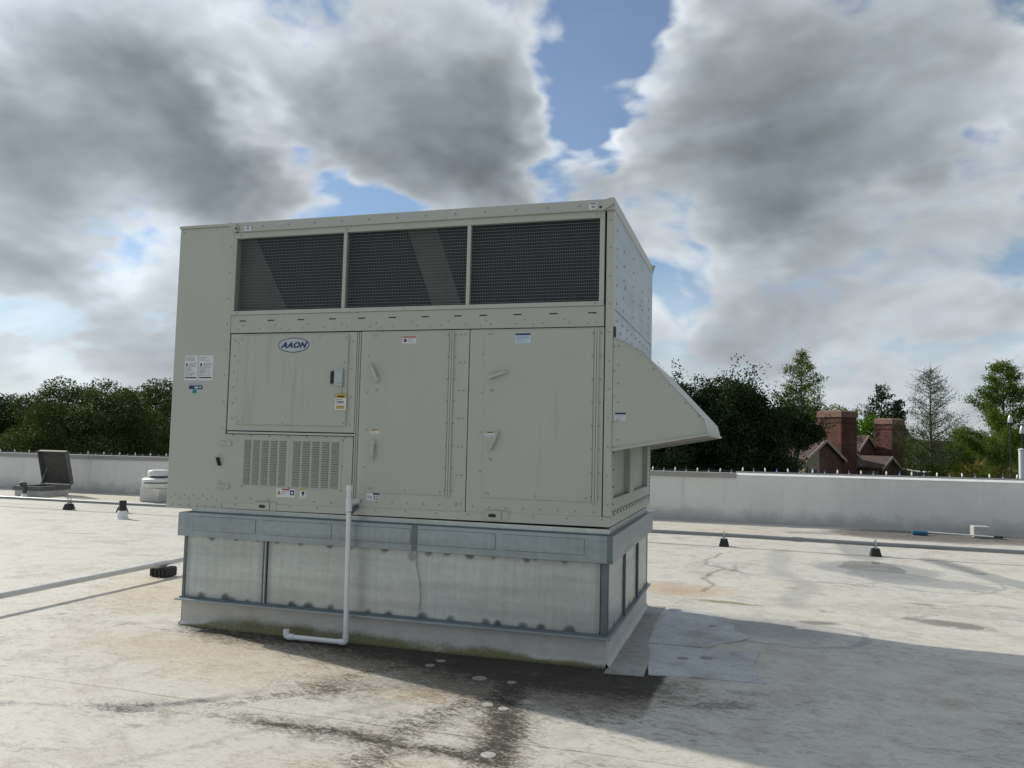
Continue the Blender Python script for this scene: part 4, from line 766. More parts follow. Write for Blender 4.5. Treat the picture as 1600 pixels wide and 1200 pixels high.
MB().tube([(-1.96, y-0.001, 0.0245), (-2.365, y-0.008, 0.0245)], rp, 16).build('outlet_run', PVC, DP, True)
MB().tube([(-2.345, y-0.008, 0.0255), (-2.392, y-0.009, 0.0255), (-2.404, y-0.009, 0.030), (-2.408, y-0.009, 0.042), (-2.408, y-0.009, 0.075)], rp*1.25, 16).build('elbow', PVC, DP, True)

# ================================================================== other rooftop things
# roof hatch
HT = thing('roof_hatch', (-14.99, 9.43, 0.0), 'open roof hatch with its dark lid propped up near the parapet', 'roof hatch')
hx0, hx1, hy0, hy1 = -15.36, -14.62, 9.03, 9.83
mb = MB(); mb.box(hx0, hx1, hy0, hy0+0.05, 0, 0.125); mb.box(hx0, hx1, hy1-0.05, hy1, 0, 0.125); mb.box(hx0, hx0+0.05, hy0+0.0502, hy1-0.0502, 0, 0.125); mb.box(hx1-0.05, hx1, hy0+0.0502, hy1-0.0502, 0, 0.125); mb.build('curb', WALLM, HT)
mb = MB(); mb.box(hx0-0.03, hx1+0.03, hy0-0.03, hy0+0.05, 0.126, 0.225); mb.box(hx0-0.03, hx1+0.03, hy1-0.05, hy1+0.03, 0.126, 0.225); mb.box(hx0-0.03, hx0+0.05, hy0+0.0502, hy1-0.0502, 0.126, 0.225); mb.box(hx1-0.05, hx1+0.03, hy0+0.0502, hy1-0.0502, 0.126, 0.225); mb.build('metal_collar', plain('weathered_hatch_metal', (0.115, 0.112, 0.105), 0.6, 0.2, 0.3, 8), HT)
ang = rad(105); c, s = math.cos(ang), math.sin(ang)
def lidpt(x, l, t): return (x, hy1+0.02-l*abs(c)-t*s, 0.235+l*s-t*abs(c)) if False else (x, hy1+0.02+l*c*1.0+t*s, 0.235+l*s-t*c)
def lidbox(mb, x0, x1, l0, l1, t0, t1): return mb.hexa([lidpt(x0, l0, t0), lidpt(x1, l0, t0), lidpt(x1, l0, t1), lidpt(x0, l0, t1), lidpt(x0, l1, t0), lidpt(x1, l1, t0), lidpt(x1, l1, t1), lidpt(x0, l1, t1)])
lid = lidbox(MB(), hx0-0.03, hx1+0.04, 0.0, 0.80, 0.05, 0.065).build('lid', RUSTY, HT)
mb = MB(); lidbox(mb, hx1+0.041, hx1+0.060, 0.0, 0.80, -0.035, 0.066); lidbox(mb, hx0-0.050, hx0-0.031, 0.0, 0.80, -0.035, 0.066); lidbox(mb, hx0-0.031, hx1+0.041, 0.801, 0.82, -0.035, 0.066); mb.build('lid_rim', bpy.data.materials['weathered_hatch_metal'], lid)
MB().tube([(hx0+0.12, hy1-0.22, 0.22), (hx0+0.12, hy1-0.06, 0.62)], 0.012, 8).build('hold_open_arm', GALVD, HT)
# plastic vent next to it
def boot_vent(name, x, y, r, h, hb, label, mat, hood=False):
    t = thing(name, (x, y, 0), label, 'vent pipe'); MB()._lathe(x, y, [(r*1.9, -0.006), (r*1.85, 0.006), (r*1.62, 0.012), (r*1.28, hb), (r*1.12, hb+0.01)], 18).build('boot', PVC, t, True)
    if hood: MB().tube([(x, y, hb-0.02), (x, y, h-0.06), (x-0.02, y, h-0.015), (x-0.07, y, h), (x-0.11, y-0.01, h-0.03)], [r, r, r*1.05, r*1.1, r*1.25], 14).build('hooded_pipe', mat, t, True)
    else: MB()._lathe(x, y, [(r, hb-0.02), (r, h), (r*0.86, h), (r*0.86, h-0.05)], 18).build('pipe', mat, t, True)
    return t
boot_vent('vent_pipe', -14.88, 8.86, 0.045, 0.30, 0.06, 'small gooseneck vent pipe on a white boot beside the hatch', plain('cast_iron', (0.07, 0.065, 0.06), 0.6, 0.2), True)
boot_vent('vent_pipe', -9.70, 6.17, 0.060, 0.31, 0.125, 'black vent pipe rising from a white tapered boot, left of the unit', BLACK)
# exhaust fan on a curb
EF = thing('exhaust_fan', (-11.72, 9.42, 0.0), 'round aluminium exhaust fan on a square white curb behind the unit', 'exhaust fan')
MB().box(-11.99, -11.49, 9.17, 9.68, 0, 0.30).build('curb', WALLM, EF, bevel=0.01)
fx, fy = -11.72, 9.42
MB()._lathe(fx, fy, [(0.27, 0.301), (0.335, 0.315), (0.34, 0.40), (0.30, 0.415)], 32).build('base_ring', ALU, EF, True)
MB()._lathe(fx, fy, [(0.20, 0.4155), (0.335, 0.425), (0.352, 0.44), (0.345, 0.49), (0.30, 0.515), (0.21, 0.53)], 32).build('wind_band', ALU, EF, True)
MB()._lathe(fx, fy, [(0.20, 0.531), (0.20, 0.56)], 24).build('throat', DARKGAP, EF, True)
MB()._lathe(fx, fy, [(0.225, 0.561), (0.235, 0.57), (0.235, 0.655), (0.21, 0.685), (0.12, 0.70)], 32).build('motor_cover', ALU, EF, True)
# long conduit across the roof, on rubber blocks
CN = thing('conduit', (0, 7.15, 0.0), 'long grey conduit run across the roof behind the unit', 'conduit')
pts = [(-24, 6.75), (-11.7, 7.00), (-10.49, 7.03), (0.53, 7.27), (2.64, 7.14), (4.8, 7.10), (9, 7.0)]
cz = 0.165
for a, b_ in zip(pts[:-1], pts[1:]): MB().tube([(a[0], a[1], cz), (b_[0], b_[1], cz)], 0.030, 12).build('conduit_length', CONDUIT, CN, True)
MB().tube([(1.52, 7.209, cz), (1.66, 7.199, cz)], 0.036, 12).build('coupling', CONDUIT, CN, True)
def block(x, y, label, group=None):
    t = thing('pipe_support', (x, y, 0.0), label, 'pipe support', group)
    MB().hexa([(x-0.075, y-0.09, 0), (x+0.075, y-0.09, 0), (x+0.075, y+0.09, 0), (x-0.075, y+0.09, 0), (x-0.048, y-0.06, 0.108), (x+0.048, y-0.06, 0.108), (x+0.048, y+0.06, 0.108), (x-0.048, y+0.06, 0.108)]).build('rubber_block', BLACK, t, bevel=0.006)
    MB().box(x-0.02, x+0.02, y-0.05, y+0.05, 0.1085, 0.130).build('strut', CHROME, t)
    MB().box(x-0.008, x+0.008, y-0.045, y-0.033, 0.1305, 0.215).box(x-0.008, x+0.008, y+0.033, y+0.045, 0.1305, 0.215).box(x-0.008, x+0.008, y-0.0449, y+0.0449, 0.2151, 0.222).build('clamp', CHROME, t)
block(-11.72, 7.00, 'black rubber block under the conduit in front of the open hatch')
block(-10.49, 7.03, 'black rubber block under the conduit right behind the black vent pipe')
block(0.53, 7.27, 'black rubber block under the conduit, the one nearest the hood')
block(2.64, 7.14, 'black rubber block under the conduit standing in a shallow puddle')
# near condensate line on the left, on a black block
NP = thing('drain_line', (-5.1, 1.7, 0.0), 'grey drain line running along the roof left of the unit', 'pipe')
for a, b_ in ((-3.4, 0.48), (0.48, 1.70), (1.70, 4.2), (4.2, 6.6)): MB().tube([(-5.10, a, 0.128), (-5.10, b_, 0.128)], 0.026, 14).build('pipe_length', plain('grey_pvc', (0.50, 0.51, 0.515), 0.4) if 'grey_pvc' not in bpy.data.materials else bpy.data.materials['grey_pvc'], NP, True)
MB().tube([(-5.10, 1.60, 0.128), (-5.10, 1.78, 0.128)], 0.031, 14).build('coupling', bpy.data.materials['grey_pvc'], NP, True)
nb = thing('pipe_support', (-5.09, 1.74, 0.0), 'black plastic block under the near grey drain line', 'pipe support')
mb = MB().prism([(-5.205, 0), (-4.985, 0), (-4.985, 0.082), (-5.000, 0.098), (-5.055, 0.099), (-5.075, 0.090), (-5.125, 0.090), (-5.145, 0.099), (-5.190, 0.098), (-5.205, 0.082)], 'y', 1.66, 1.82); mb.build('block', BLACK, nb, bevel=0.006)
for q in (-5.17, -5.12, -5.07, -5.02): B('rib', BLACK, nb, q-0.008, q+0.008, 1.652, 1.6598, 0.004, 0.08)
# paver block and roof broom by the scupper
pv = thing('paver_block', (4.87, 10.70, 0), 'pale concrete splash block lying against the parapet at the scupper', 'block'); MB().box(4.72, 4.98, 10.62, 10.88, 0, 0.20).build('paver', plain('pale_concrete', (0.38, 0.375, 0.35), 0.8, 0, 0.15, 12, 0.3), pv, bevel=0.012)
br = thing('roof_broom', (3.9, 10.6, 0), 'blue-headed push broom with a white handle lying along the wet wall foot', 'broom')
MB().tube([(3.98, 10.62, 0.055), (5.05, 10.56, 0.035)], 0.013, 8).build('handle', PVC, br, True); MB().box(3.72, 3.98, 10.57, 10.69, 0.0, 0.07).build('head', plain('blue_plastic', (0.012, 0.11, 0.19), 0.4), br, bevel=0.02); MB().tube([(5.02, 10.562, 0.0365), (5.16, 10.555, 0.034)], 0.017, 8).build('grip', BLACK, br, True)

# ================================================================== trees
def leaf_mat(name, c0, c1, trans=0.35):
    mt, t, b = new_mat(name); g = t.n.new('ShaderNodeNewGeometry'); rnd = g.outputs['Random Per Island']
    n = t.noise(g.outputs['Position'], 0.55, 3, 0.6)
    f = t.math('ADD', t.math('MULTIPLY', rnd, 0.4), t.smooth(n, 0.3, 0.7, 0.0, 0.6))
    c = t.mix(f, c0, c1); t.put(b.inputs['Base Color'], c); b.inputs['Roughness'].default_value = 0.7; b.inputs['Specular IOR Level'].default_value = 0.12
    tr = t.n.new('ShaderNodeBsdfTranslucent'); t.put(tr.inputs[0], t.vec('MULTIPLY', c, (1.15, 1.3, 0.55)))
    mx_ = t.n.new('ShaderNodeMixShader'); mx_.inputs[0].default_value = trans; t.l.new(b.outputs[0], mx_.inputs[1]); t.l.new(tr.outputs[0], mx_.inputs[2])
    out = [q for q in t.n if q.type == 'OUTPUT_MATERIAL'][0]; t.l.new(mx_.outputs[0], out.inputs[0]); return mt
OAKL = leaf_mat('live_oak_leaves', (0.030, 0.046, 0.016), (0.085, 0.105, 0.036), 0.22)
OAKD = leaf_mat('dark_live_oak_leaves', (0.016, 0.030, 0.013), (0.045, 0.064, 0.026), 0.16)
CYPL = leaf_mat('cypress_leaves', (0.055, 0.095, 0.018), (0.13, 0.19, 0.035), 0.4)
CYPB = leaf_mat('sparse_cypress_leaves', (0.045, 0.066, 0.026), (0.085, 0.115, 0.042), 0.3)
PINEL = leaf_mat('dark_pine_needles', (0.018, 0.034, 0.018), (0.04, 0.065, 0.03), 0.2)
BRIGHTL = leaf_mat('spring_leaves', (0.060, 0.12, 0.014), (0.12, 0.20, 0.03), 0.4)
PALML = leaf_mat('palm_fronds', (0.075, 0.08, 0.02), (0.15, 0.125, 0.04), 0.3)
BARK = plain('bark', (0.085, 0.070, 0.055), 0.9, 0, 0.35, 4, 0.6, 12)
BARKP = plain('pale_bark', (0.16, 0.14, 0.115), 0.9, 0, 0.3, 4, 0.6, 12)

def leaves(C, size, rng, flat=0.0, aspect=0.45):
    """diamond leaves at the points C"""
    n = len(C); u = rng.normal(size=(n, 3)); u /= np.linalg.norm(u, axis=1, keepdims=True)
    w = rng.normal(size=(n, 3)); w -= u*(u*w).sum(1, keepdims=True); w /= np.linalg.norm(w, axis=1, keepdims=True)
    s = size*rng.uniform(0.6, 1.25, (n, 1)); a = u*s*0.5; b_ = w*s*aspect*0.5
    V = np.stack([C-a, C+b_, C+a, C-b_], 1).reshape(-1, 3); Q = np.arange(4*n).reshape(n, 4); return V, Q
def blob_crown(seed, rx, ry, rz, zc, lumps, total, lr, size, tips=0, low=-0.6):
    """rounded crown of leafy lumps, each lump a shell of leaves"""
    rng = np.random.default_rng(seed); d = rng.normal(size=(lumps*4, 3)); d /= np.linalg.norm(d, axis=1, keepdims=True); d = d[d[:, 2] > low][:lumps]
    rr = (0.62+0.38*rng.uniform(0, 1, len(d))**0.5)*(0.86+0.24*fbm2(d[:, 0]*1.7+seed, d[:, 1]*1.7+d[:, 2], seed, 2)*2-0.24*0.5)
    inner = rng.uniform(0, 1, len(d)) < 0.18; rr[inner] *= 0.6
    c = d*rr[:, None]*np.array([rx-lr*0.7, ry-lr*0.7, rz-lr*0.6])+np.array([0, 0, zc]); lrs = lr*rng.uniform(0.55, 1.25, len(c))
    k = rng.choice(len(c), total, p=(lrs**2)/(lrs**2).sum()); v = rng.normal(size=(total, 3)); v /= np.linalg.norm(v, axis=1, keepdims=True)
    v += 0.35*d[k]; v /= np.linalg.norm(v, axis=1, keepdims=True)
    bump_ = 0.75+0.5*fbm2(v[:, 0]*2.5+k*1.7, v[:, 1]*2.5+v[:, 2]*2.1, seed+5, 3)
    P = c[k]+v*(lrs[k]*bump_*rng.uniform(0.25, 1.0, total)**0.5)[:, None]*np.array([1.1, 1.1, 0.8])
    extra = []
    for _ in range(tips):                                            # loose shoots that break the outline
        q = rng.integers(len(c)); L = rng.uniform(0.35, 1.0)*max(lr, 0.85); m_ = 80; tt = rng.uniform(0, 1, (m_, 1)); dv = d[q]*0.6+np.array([rng.normal()*0.35, rng.normal()*0.35, 0.8])
        extra.append(c[q]+d[q]*lrs[q]*0.45+dv*L*1.25*tt+rng.normal(size=(m_, 3))*0.13)
    if extra: P = np.concatenate([P]+extra)
    return c, leaves(P, size, rng)
def limbs(c, zc, base_r, h0, seed, n=14):
    rng = random.Random(seed); mb = MB(); lean = (rng.uniform(-.3, .3), rng.uniform(-.3, .3))
    top = (lean[0], lean[1], h0); mb.tube([(0, 0, -0.2), (0.02, 0, 0.4), (lean[0]*.5, lean[1]*.5, h0*.55), top], [base_r*1.5, base_r*1.05, base_r*.9, base_r*.8], 9)
    for i in range(n):
        e = c[rng.randrange(len(c))]; m1 = (top[0]*.6+e[0]*.4+rng.uniform(-.3, .3), top[1]*.6+e[1]*.4+rng.uniform(-.3, .3), top[2]*.55+e[2]*.45)
        mb.tube([top, m1, tuple(e)], [base_r*.5, base_r*.28, 0.02], 6, False)
    return mb
def oak_tree(loc, label, seed, rx, rz, zc, lumps=90, total=50000, lr=0.9, size=0.12, tips=30, cat='tree', group='trees beyond the parapet', mat=None, name='oak_tree', low=-0.6):
    t = thing(name, (loc[0], loc[1], GZ), label, cat, group); c, (V, Q) = blob_crown(seed, rx, rx*0.92, rz, zc, lumps, total, lr, size, tips, low)
    o = mesh_np('crown', V, Q, mat or OAKL, t); mb = limbs(c, zc, 0.24, zc*0.42, seed); me = mb.build('trunk', BARK, None); me.parent = t
    return t
def cypress(loc, label, seed, H, W, mat, leafn, size, pale=False, h0=0.28, name='cypress_tree', twig=True, dens=1.0):
    """straight leader with rising side branches, feathery foliage"""
    rng = np.random.default_rng(seed); t = thing(name, (loc[0], loc[1], GZ), label, 'tree', 'trees beyond the parapet')
    mb = MB(); bend = rng.normal(size=2)*0.12
    mb.tube([(0, 0, -0.2), (bend[0]*.3, bend[1]*.3, H*.35), (bend[0], bend[1], H*.7), (bend[0], bend[1], H)], [0.15, 0.10, 0.055, 0.010], 8)
    P = []; n = int(64*dens)
    for i in range(n):
        f = h0+(1-h0)*(i/n)**0.9; z = H*f; prof = W*((1-f)/(1-h0))**0.72 if f > h0+0.08 else W*rng.uniform(0.6, 1.0)
        L = prof*rng.uniform(0.55, 1.12)+0.15; a = i*2.399+rng.normal()*0.4; rise = rng.uniform(0.35, 0.75); x0, y0 = bend*min(1, f*1.3)
        p0 = np.array([x0, y0, z]); p1 = p0+np.array([math.cos(a)*L*.55, math.sin(a)*L*.55, L*rise*.55]); p2 = p0+np.array([math.cos(a)*L, math.sin(a)*L, L*rise*1.05])
        r0 = 0.012+0.026*(1-f); mb.tube([p0, p1, p2], [r0, r0*.6, 0.005], 5, False)
        m_ = int(leafn*(L/W)*1.0)+4; tt = rng.uniform(0.15, 1.05, m_)**0.8
        base = p0+(p1-p0)*np.minimum(tt*2, 1)[:, None]*0.55/0.55+(p2-p1)*np.maximum(tt*2-1, 0)[:, None]
        P.append(base+rng.normal(size=(m_, 3))*np.array([0.24, 0.24, 0.16])*(0.45+0.6*L/W))
        if twig:
            for q in range(7):
                s_ = rng.uniform(0.2, 1.0); b0 = p0+(p2-p0)*s_; e = b0+rng.normal(size=3)*np.array([.32, .32, .20])+np.array([0, 0, 0.20]); mb.tube([b0, e], [0.011, 0.004], 3, False)
    V, Q = leaves(np.concatenate(P), size, rng, aspect=0.4); mesh_np('crown', V, Q, mat, t); me = mb.build('trunk', BARKP if pale else BARK, None); me.parent = t; return t

oak_tree((-42.6, 32.8), 'dark dense oak at the far left edge beyond the parapet', 1, 5.2, 3.6, 5.5, 90, 60000, 1.3, 0.20, 0, mat=OAKD)
oak_tree((-40.9, 37.6), 'dark oak between the leftmost oak and the big rounded one', 2, 4.6, 3.3, 5.4, 80, 60000, 1.2, 0.20, 0, mat=OAKD)
oak_tree((-31.2, 27.4), 'big rounded oak behind the open hatch lid', 3, 4.4, 4.7, 5.1, 150, 110000, 1.0, 0.14, 0)
oak_tree((-33.6, 34.6), 'oak rising behind the left edge of the unit', 4, 4.6, 4.7, 5.2, 120, 80000, 1.05, 0.16, 0)
oak_tree((-21.6, 23.3), 'small pale oak peeking out low beside the unit left edge', 5, 1.9, 2.6, 4.0, 60, 32000, 0.7, 0.12, 8)
oak_tree((-50.0, 40.0), 'far dark oak behind the leftmost oak', 6, 6.0, 3.6, 5.4, 60, 30000, 1.5, 0.22, 0, mat=OAKD)
oak_tree((-1.9, 27.6), 'dark oak just right of the intake hood', 7, 3.15, 5.0, 5.3, 180, 95000, 0.66, 0.13, 120, mat=OAKD)
oak_tree((0.40, 28.4), 'dark spreading oak between the hood and the brick chimney', 8, 2.7, 4.7, 5.3, 170, 95000, 0.66, 0.13, 120, mat=OAKD)
oak_tree((-5.6, 30.5), 'dark oak mostly hidden behind the unit, right of centre', 9, 3.4, 4.0, 5.3, 80, 45000, 0.9, 0.13, 50, mat=OAKD)
oak_tree((2.35, 30.6), 'low dark oak branch crown overhanging the house roof', 10, 1.5, 1.5, 7.5, 50, 26000, 0.45, 0.12, 40, low=-0.35, mat=OAKD)
cypress((3.85, 46.6), 'tall light green conical cypress rising behind the dark oak', 21, 12.9, 2.8, CYPL, 700, 0.14, False, 0.25)
oak_tree((6.2, 54.3), 'small green tree peeking out left of the big chimney', 22, 2.2, 3.2, 7.0, 40, 9000, 0.7, 0.18, 20, mat=CYPL, name='leafy_tree')
cypress((10.8, 63.9), 'medium green conifer standing behind the two chimneys', 23, 12.1, 2.6, PINEL, 240, 0.24, False, 0.25, 'conifer_tree', False)
cypress((12.15, 65.6), 'dark slender conifer just left of the small chimney top', 24, 11.0, 1.6, PINEL, 260, 0.26, False, 0.25, 'conifer_tree', False)
oak_tree((9.0, 60.0), 'bright green bushy tree between the chimneys', 25, 2.0, 3.0, 6.9, 40, 12000, 0.7, 0.18, 14, mat=BRIGHTL, name='leafy_tree')
cypress((9.65, 38.7), 'thin nearly bare cypress right of the small chimney', 26, 10.95, 2.6, CYPB, 430, 0.075, False, 0.30, dens=1.5)
cypress((11.9, 36.1), 'full bright green cypress near the right edge of the view', 27, 11.05, 3.1, CYPL, 1500, 0.12, False, 0.30)
cypress((12.2, 43.9), 'yellow-green cypress low between the bare and the full cypress', 28, 8.2, 2.4, BRIGHTL, 420, 0.14, False, 0.3)
oak_tree((14.6, 41.0), 'dark green tree at the far right edge of the view', 29, 2.0, 3.4, 5.2, 50, 22000, 0.7, 0.13, 20, mat=PINEL, name='leafy_tree')
oak_tree((10.5, 50.5), 'brownish green tree behind the bare cypress trunk', 30, 2.6, 2.4, 5.6, 40, 9000, 0.7, 0.15, 20, mat=CYPB, name='leafy_tree')
oak_tree((13.8, 50.0), 'loose olive tree behind the full cypress', 31, 2.8, 2.4, 5.4, 40, 9000, 0.7, 0.15, 20, mat=CYPB, name='leafy_tree')
# palms
def palm(loc, label, seed, h, mat):
    rng = random.Random(seed); t = thing('palm', (loc[0], loc[1], GZ), label, 'palm', 'palms below the right-hand trees'); mb = MB().tube([(0, 0, -.1), (0.05, 0, h*.5), (0, 0, h)], [.2, .16, .15], 8); o = mb.build('trunk', BARK, None); o.parent = t
    mb = MB()
    for i in range(34):
        a = rng.uniform(0, 6.283); el = rng.uniform(-0.5, 1.25); L = rng.uniform(0.9, 1.35); d = Vector((math.cos(a)*math.cos(el), math.sin(a)*math.cos(el), math.sin(el))); s_ = Vector((-math.sin(a), math.cos(a), 0)); p0 = Vector((0, 0, h))
        for k in range(11):
            f = (k-5)/5; tip = p0+d*L*(1-0.28*abs(f))+s_*f*L*0.55+Vector((0, 0, -0.25*L*abs(f)-0.12)); mid = p0+d*L*0.5; mb.add([mid-s_*0.02, tip, mid+s_*0.02+Vector((0, 0, 0.02))], [(0, 1, 2)])
        mb.tube([p0, p0+d*L*0.5], 0.012, 3, False)
    o = mb.build('fronds', mat, None); o.parent = t
palm((9.7, 32.0), 'yellowish fan palm under the full cypress', 41, 5.95, PALML); palm((10.75, 31.6), 'brownish fan palm right of the yellowish one', 42, 5.85, PALML)
palm((11.6, 33.0), 'green fan palm at the lower right by the white post', 43, 5.8, CYPB)
# far tree belt that closes the horizon
rng = np.random.default_rng(77); PTS = []
for a in np.arange(-75, 42, 1.1):
    d = rng.uniform(105, 135); hh = rng.uniform(6.8, 9.2); cx, cy = CAM.x+d*math.sin(rad(a)), CAM.y+d*math.cos(rad(a)); m_ = 620
    q = rng.normal(size=(m_, 3)); q /= np.linalg.norm(q, axis=1, keepdims=True); q *= rng.uniform(0.3, 1, (m_, 1))**0.4; PTS.append(q*np.array([2.9, 2.9, hh*.5])+np.array([cx, cy, GZ+hh*.5]))
V, Q = leaves(np.concatenate(PTS), 0.75, rng); tb = mesh_np('far_woodland', V, Q, OAKL); tag(tb, 'distant belt of trees along the horizon', None, None, 'stuff')

# ================================================================== houses beyond
def brick_mat(name, c1, c2, mortar, scale=1.0):
    mt, t, b = new_mat(name); tc = t.n.new('ShaderNodeTexCoord').outputs['Object']; x, y, z = t.sep(tc)
    bt = t.n.new('ShaderNodeTexBrick'); t.put(bt.inputs['Vector'], t.comb(t.math('ADD', x, y), z, 0.0)); bt.inputs['Scale'].default_value = scale
    bt.inputs['Brick Width'].default_value = 0.25; bt.inputs['Row Height'].default_value = 0.088; bt.inputs['Mortar Size'].default_value = 0.010
    t.put(bt.inputs['Color1'], (*c1,)); t.put(bt.inputs['Color2'], (*c2,)); t.put(bt.inputs['Mortar'], (*mortar,))
    n = t.noise(tc, 1.7, 4, 0.6); t.put(b.inputs['Base Color'], t.vec('SCALE', bt.outputs[0], t.smooth(n, 0.25, 0.75, 0.65, 1.3))); b.inputs['Roughness'].default_value = 0.85
    t.put(b.inputs['Normal'], t.bump(bt.outputs[1], 0.5, -0.01)); return mt
BRICK = brick_mat('red_brick', (0.135, 0.040, 0.022), (0.065, 0.022, 0.015), (0.06, 0.040, 0.032))
BRICKB = brick_mat('brown_brick', (0.13, 0.058, 0.040), (0.08, 0.036, 0.028), (0.12, 0.10, 0.08))
SHING = plain('brown_shingles', (0.062, 0.042, 0.035), 0.85, 0, 0.35, 9, 0.5, 30)
TANW = plain('tan_siding', (0.30, 0.27, 0.20), 0.7, 0, 0.08, 5)
TRIM = plain('tan_trim', (0.38, 0.31, 0.25), 0.6); CAPM = plain('chimney_cap', (0.17, 0.095, 0.07), 0.7, 0, 0.2, 3)
PANE = plain('window_glass', (0.10, 0.13, 0.16), 0.08, 0, 0.1, 2)
HO = Vector((5.30, 38.26, GZ)); HS = thing('brick_house', HO, 'brown-roofed house with two big red brick chimneys beyond the parapet', 'house'); HS.rotation_euler.z = rad(45)
# local frame: u along +x (to the back right), v along +y (to the back left); origin at the foot of the big chimney's near edge
BASE[HS] = Vector((0, 0, 0)); zg = -GZ
def chimney(u0, u1, v0, v1, top, cap):
    ch = MB().box(u0, u1, v0, v1, 0, zg+top-cap).build('chimney', BRICK, HS); BASE[ch] = Vector((0, 0, 0))
    MB().box(u0-0.03, u1+0.03, v0-0.03, v1+0.03, zg+top-cap-0.28, zg+top-cap-0.22).build('corbel', BRICK, ch)
    e = 0.10; z0, z1, z2 = zg+top-cap+0.001, zg+top-0.07, zg+top; mb = MB()
    mb.box(u0-e*.5, u1+e*.5, v0-e*.5, v1+e*.5, z0, z1); mb.hexa([(u0-e*.5, v0-e*.5, z1+.001), (u1+e*.5, v0-e*.5, z1+.001), (u1+e*.5, v1+e*.5, z1+.001), (u0-e*.5, v1+e*.5, z1+.001), (u0+.1, v0+.1, z2), (u1-.1, v0+.1, z2), (u1-.1, v1-.1, z2), (u0+.1, v1-.1, z2)]); mb.build('cap', CAPM, ch)
    return ch
chimney(0.0, 1.17, 0.0, 1.45, 3.48, 0.36)
def gable(name_roof, u0, u1, v0, v1, eave, ridge, walls, over=0.18):
    """gable wing, ridge along v, gable wall at v0"""
    um = (u0+u1)/2; rf = MB(); sl = (ridge-eave)/((u1-u0)/2); th = 0.10
    for (a, sgn) in ((u0, -1), (u1, 1)):
        ue = a+sgn*over; ze = eave-over*sl
        rf.prism([(ue, zg+ze), (um, zg+ridge), (um, zg+ridge+th), (ue, zg+ze+th)] if sgn < 0 else [(um, zg+ridge), (ue, zg+ze), (ue, zg+ze+th), (um, zg+ridge+th)], 'y', v0-over, v1)
    r = rf.build(name_roof, SHING, HS); BASE[r] = Vector((0, 0, 0))
    tr = MB()
    for (a, sgn) in ((u0, -1), (u1, 1)):
        ue = a+sgn*over; ze = eave-over*sl; tr.prism([(ue, zg+ze-0.05), (um, zg+ridge-0.05), (um, zg+ridge+th+.01), (ue, zg+ze+th+.01)], 'y', v0-over-0.03, v0-over-0.002)
    tr.build('rake_trim', TRIM, r)
    for (a, b_, mt) in walls:
        za = eave+(min(abs(a-u0), abs(u1-a)))*sl; zb = eave+(min(abs(b_-u0), abs(u1-b_)))*sl
        poly = [(a, 0), (b_, 0), (b_, zg+zb-.01)]+([(um, zg+ridge-.01)] if a < um < b_ else [])+[(a, zg+za-.01)]; MB().prism(poly, 'y', v0, v0+0.15).build('wall', mt, HS)
    MB().box(u0, u0+0.15, v0+0.151, v1, 0, zg+eave).build('wall', TANW, HS); MB().box(u1-0.15, u1, v0+0.151, v1, 0, zg+eave).build('wall', TANW, HS)
    return r
def window(u0, u1, v, z0, z1, bars=1):
    w = MB(); e = 0.06
    w.box(u0-e, u1+e, v-0.05, v-0.001, zg+z1, zg+z1+e); w.box(u0-e, u1+e, v-0.05, v-0.001, zg+z0-e, zg+z0); w.box(u0-e, u0, v-0.05, v-0.001, zg+z0+.001, zg+z1-.001); w.box(u1, u1+e, v-0.05, v-0.001, zg+z0+.001, zg+z1-.001)
    for k in range(bars): x = u0+(u1-u0)*(k+1)/(bars+1); w.box(x-.02, x+.02, v-0.04, v-0.001, zg+z0+.001, zg+z1-.001)
    f = w.build('window', TRIM, HS); BASE[f] = Vector((0, 0, 0)); MB().box(u0+.001, u1-.001, v-0.02, v-0.0015, zg+z0+.002, zg+z1-.002).build('pane', PANE, f)
gable('roof', -2.58, -0.02, -0.02, 6.5, 0.98, 1.88, [(-2.58, -1.62, TANW), (-1.619, -0.02, BRICKB)])
window(-2.42, -1.84, -0.02, -0.9, 0.48)
gable('roof', -1.0, 3.2, 1.46, 7.0, 0.86, 2.75, [(-1.0, 3.2, TANW)])
window(1.35, 1.85, 1.46, -1.2, 0.75, 0)
# main hipped roof behind
u0, u1, v0, v1, ze, zr = 0.4, 9.0, 3.6, 10.6, 0.95, 3.15
mb = MB().add([(u0, v0, zg+ze), (u1, v0, zg+ze), (u1, v1, zg+ze), (u0, v1, zg+ze), (u0+3.2, (v0+v1)/2, zg+zr), (u1-3.2, (v0+v1)/2, zg+zr)], [(0, 1, 5, 4), (1, 2, 5), (2, 3, 4, 5), (3, 0, 4), (0, 3, 2, 1)]); r = mb.build('roof', SHING, HS); BASE[r] = Vector((0, 0, 0))
MB().box(u0, u1, v0-0.03, v0-0.002, zg+ze-0.14, zg+ze+0.02).build('fascia', TRIM, r)
MB().box(u0+.4, u1-.4, v0+.4, v1-.4, 0, zg+ze-.002).build('wall', BRICKB, HS)
# small cross gable, porch gable, second chimney
gable('roof', 5.0, 6.4, 2.9, 6.0, 1.50, 2.22, [(5.0, 6.4, BRICKB)], 0.12)
gable('roof', 2.85, 4.2, -0.2, 4.0, 0.55, 1.08, [(2.85, 4.2, BRICKB)], 0.12)
MB().hexa([(1.7, 0.55, zg+0.52), (2.95, 0.55, zg+0.52), (2.95, 1.7, zg+1.25), (1.7, 1.7, zg+1.25), (1.7, 0.55, zg+0.62), (2.95, 0.55, zg+0.62), (2.95, 1.7, zg+1.35), (1.7, 1.7, zg+1.35)]).build('roof', SHING, HS)
MB().box(1.78, 1.9, 0.7, 0.82, 0, zg+0.6).build('porch_post', TRIM, HS)
chimney(6.28, 7.28, 1.70, 2.84, 3.30, 0.34)
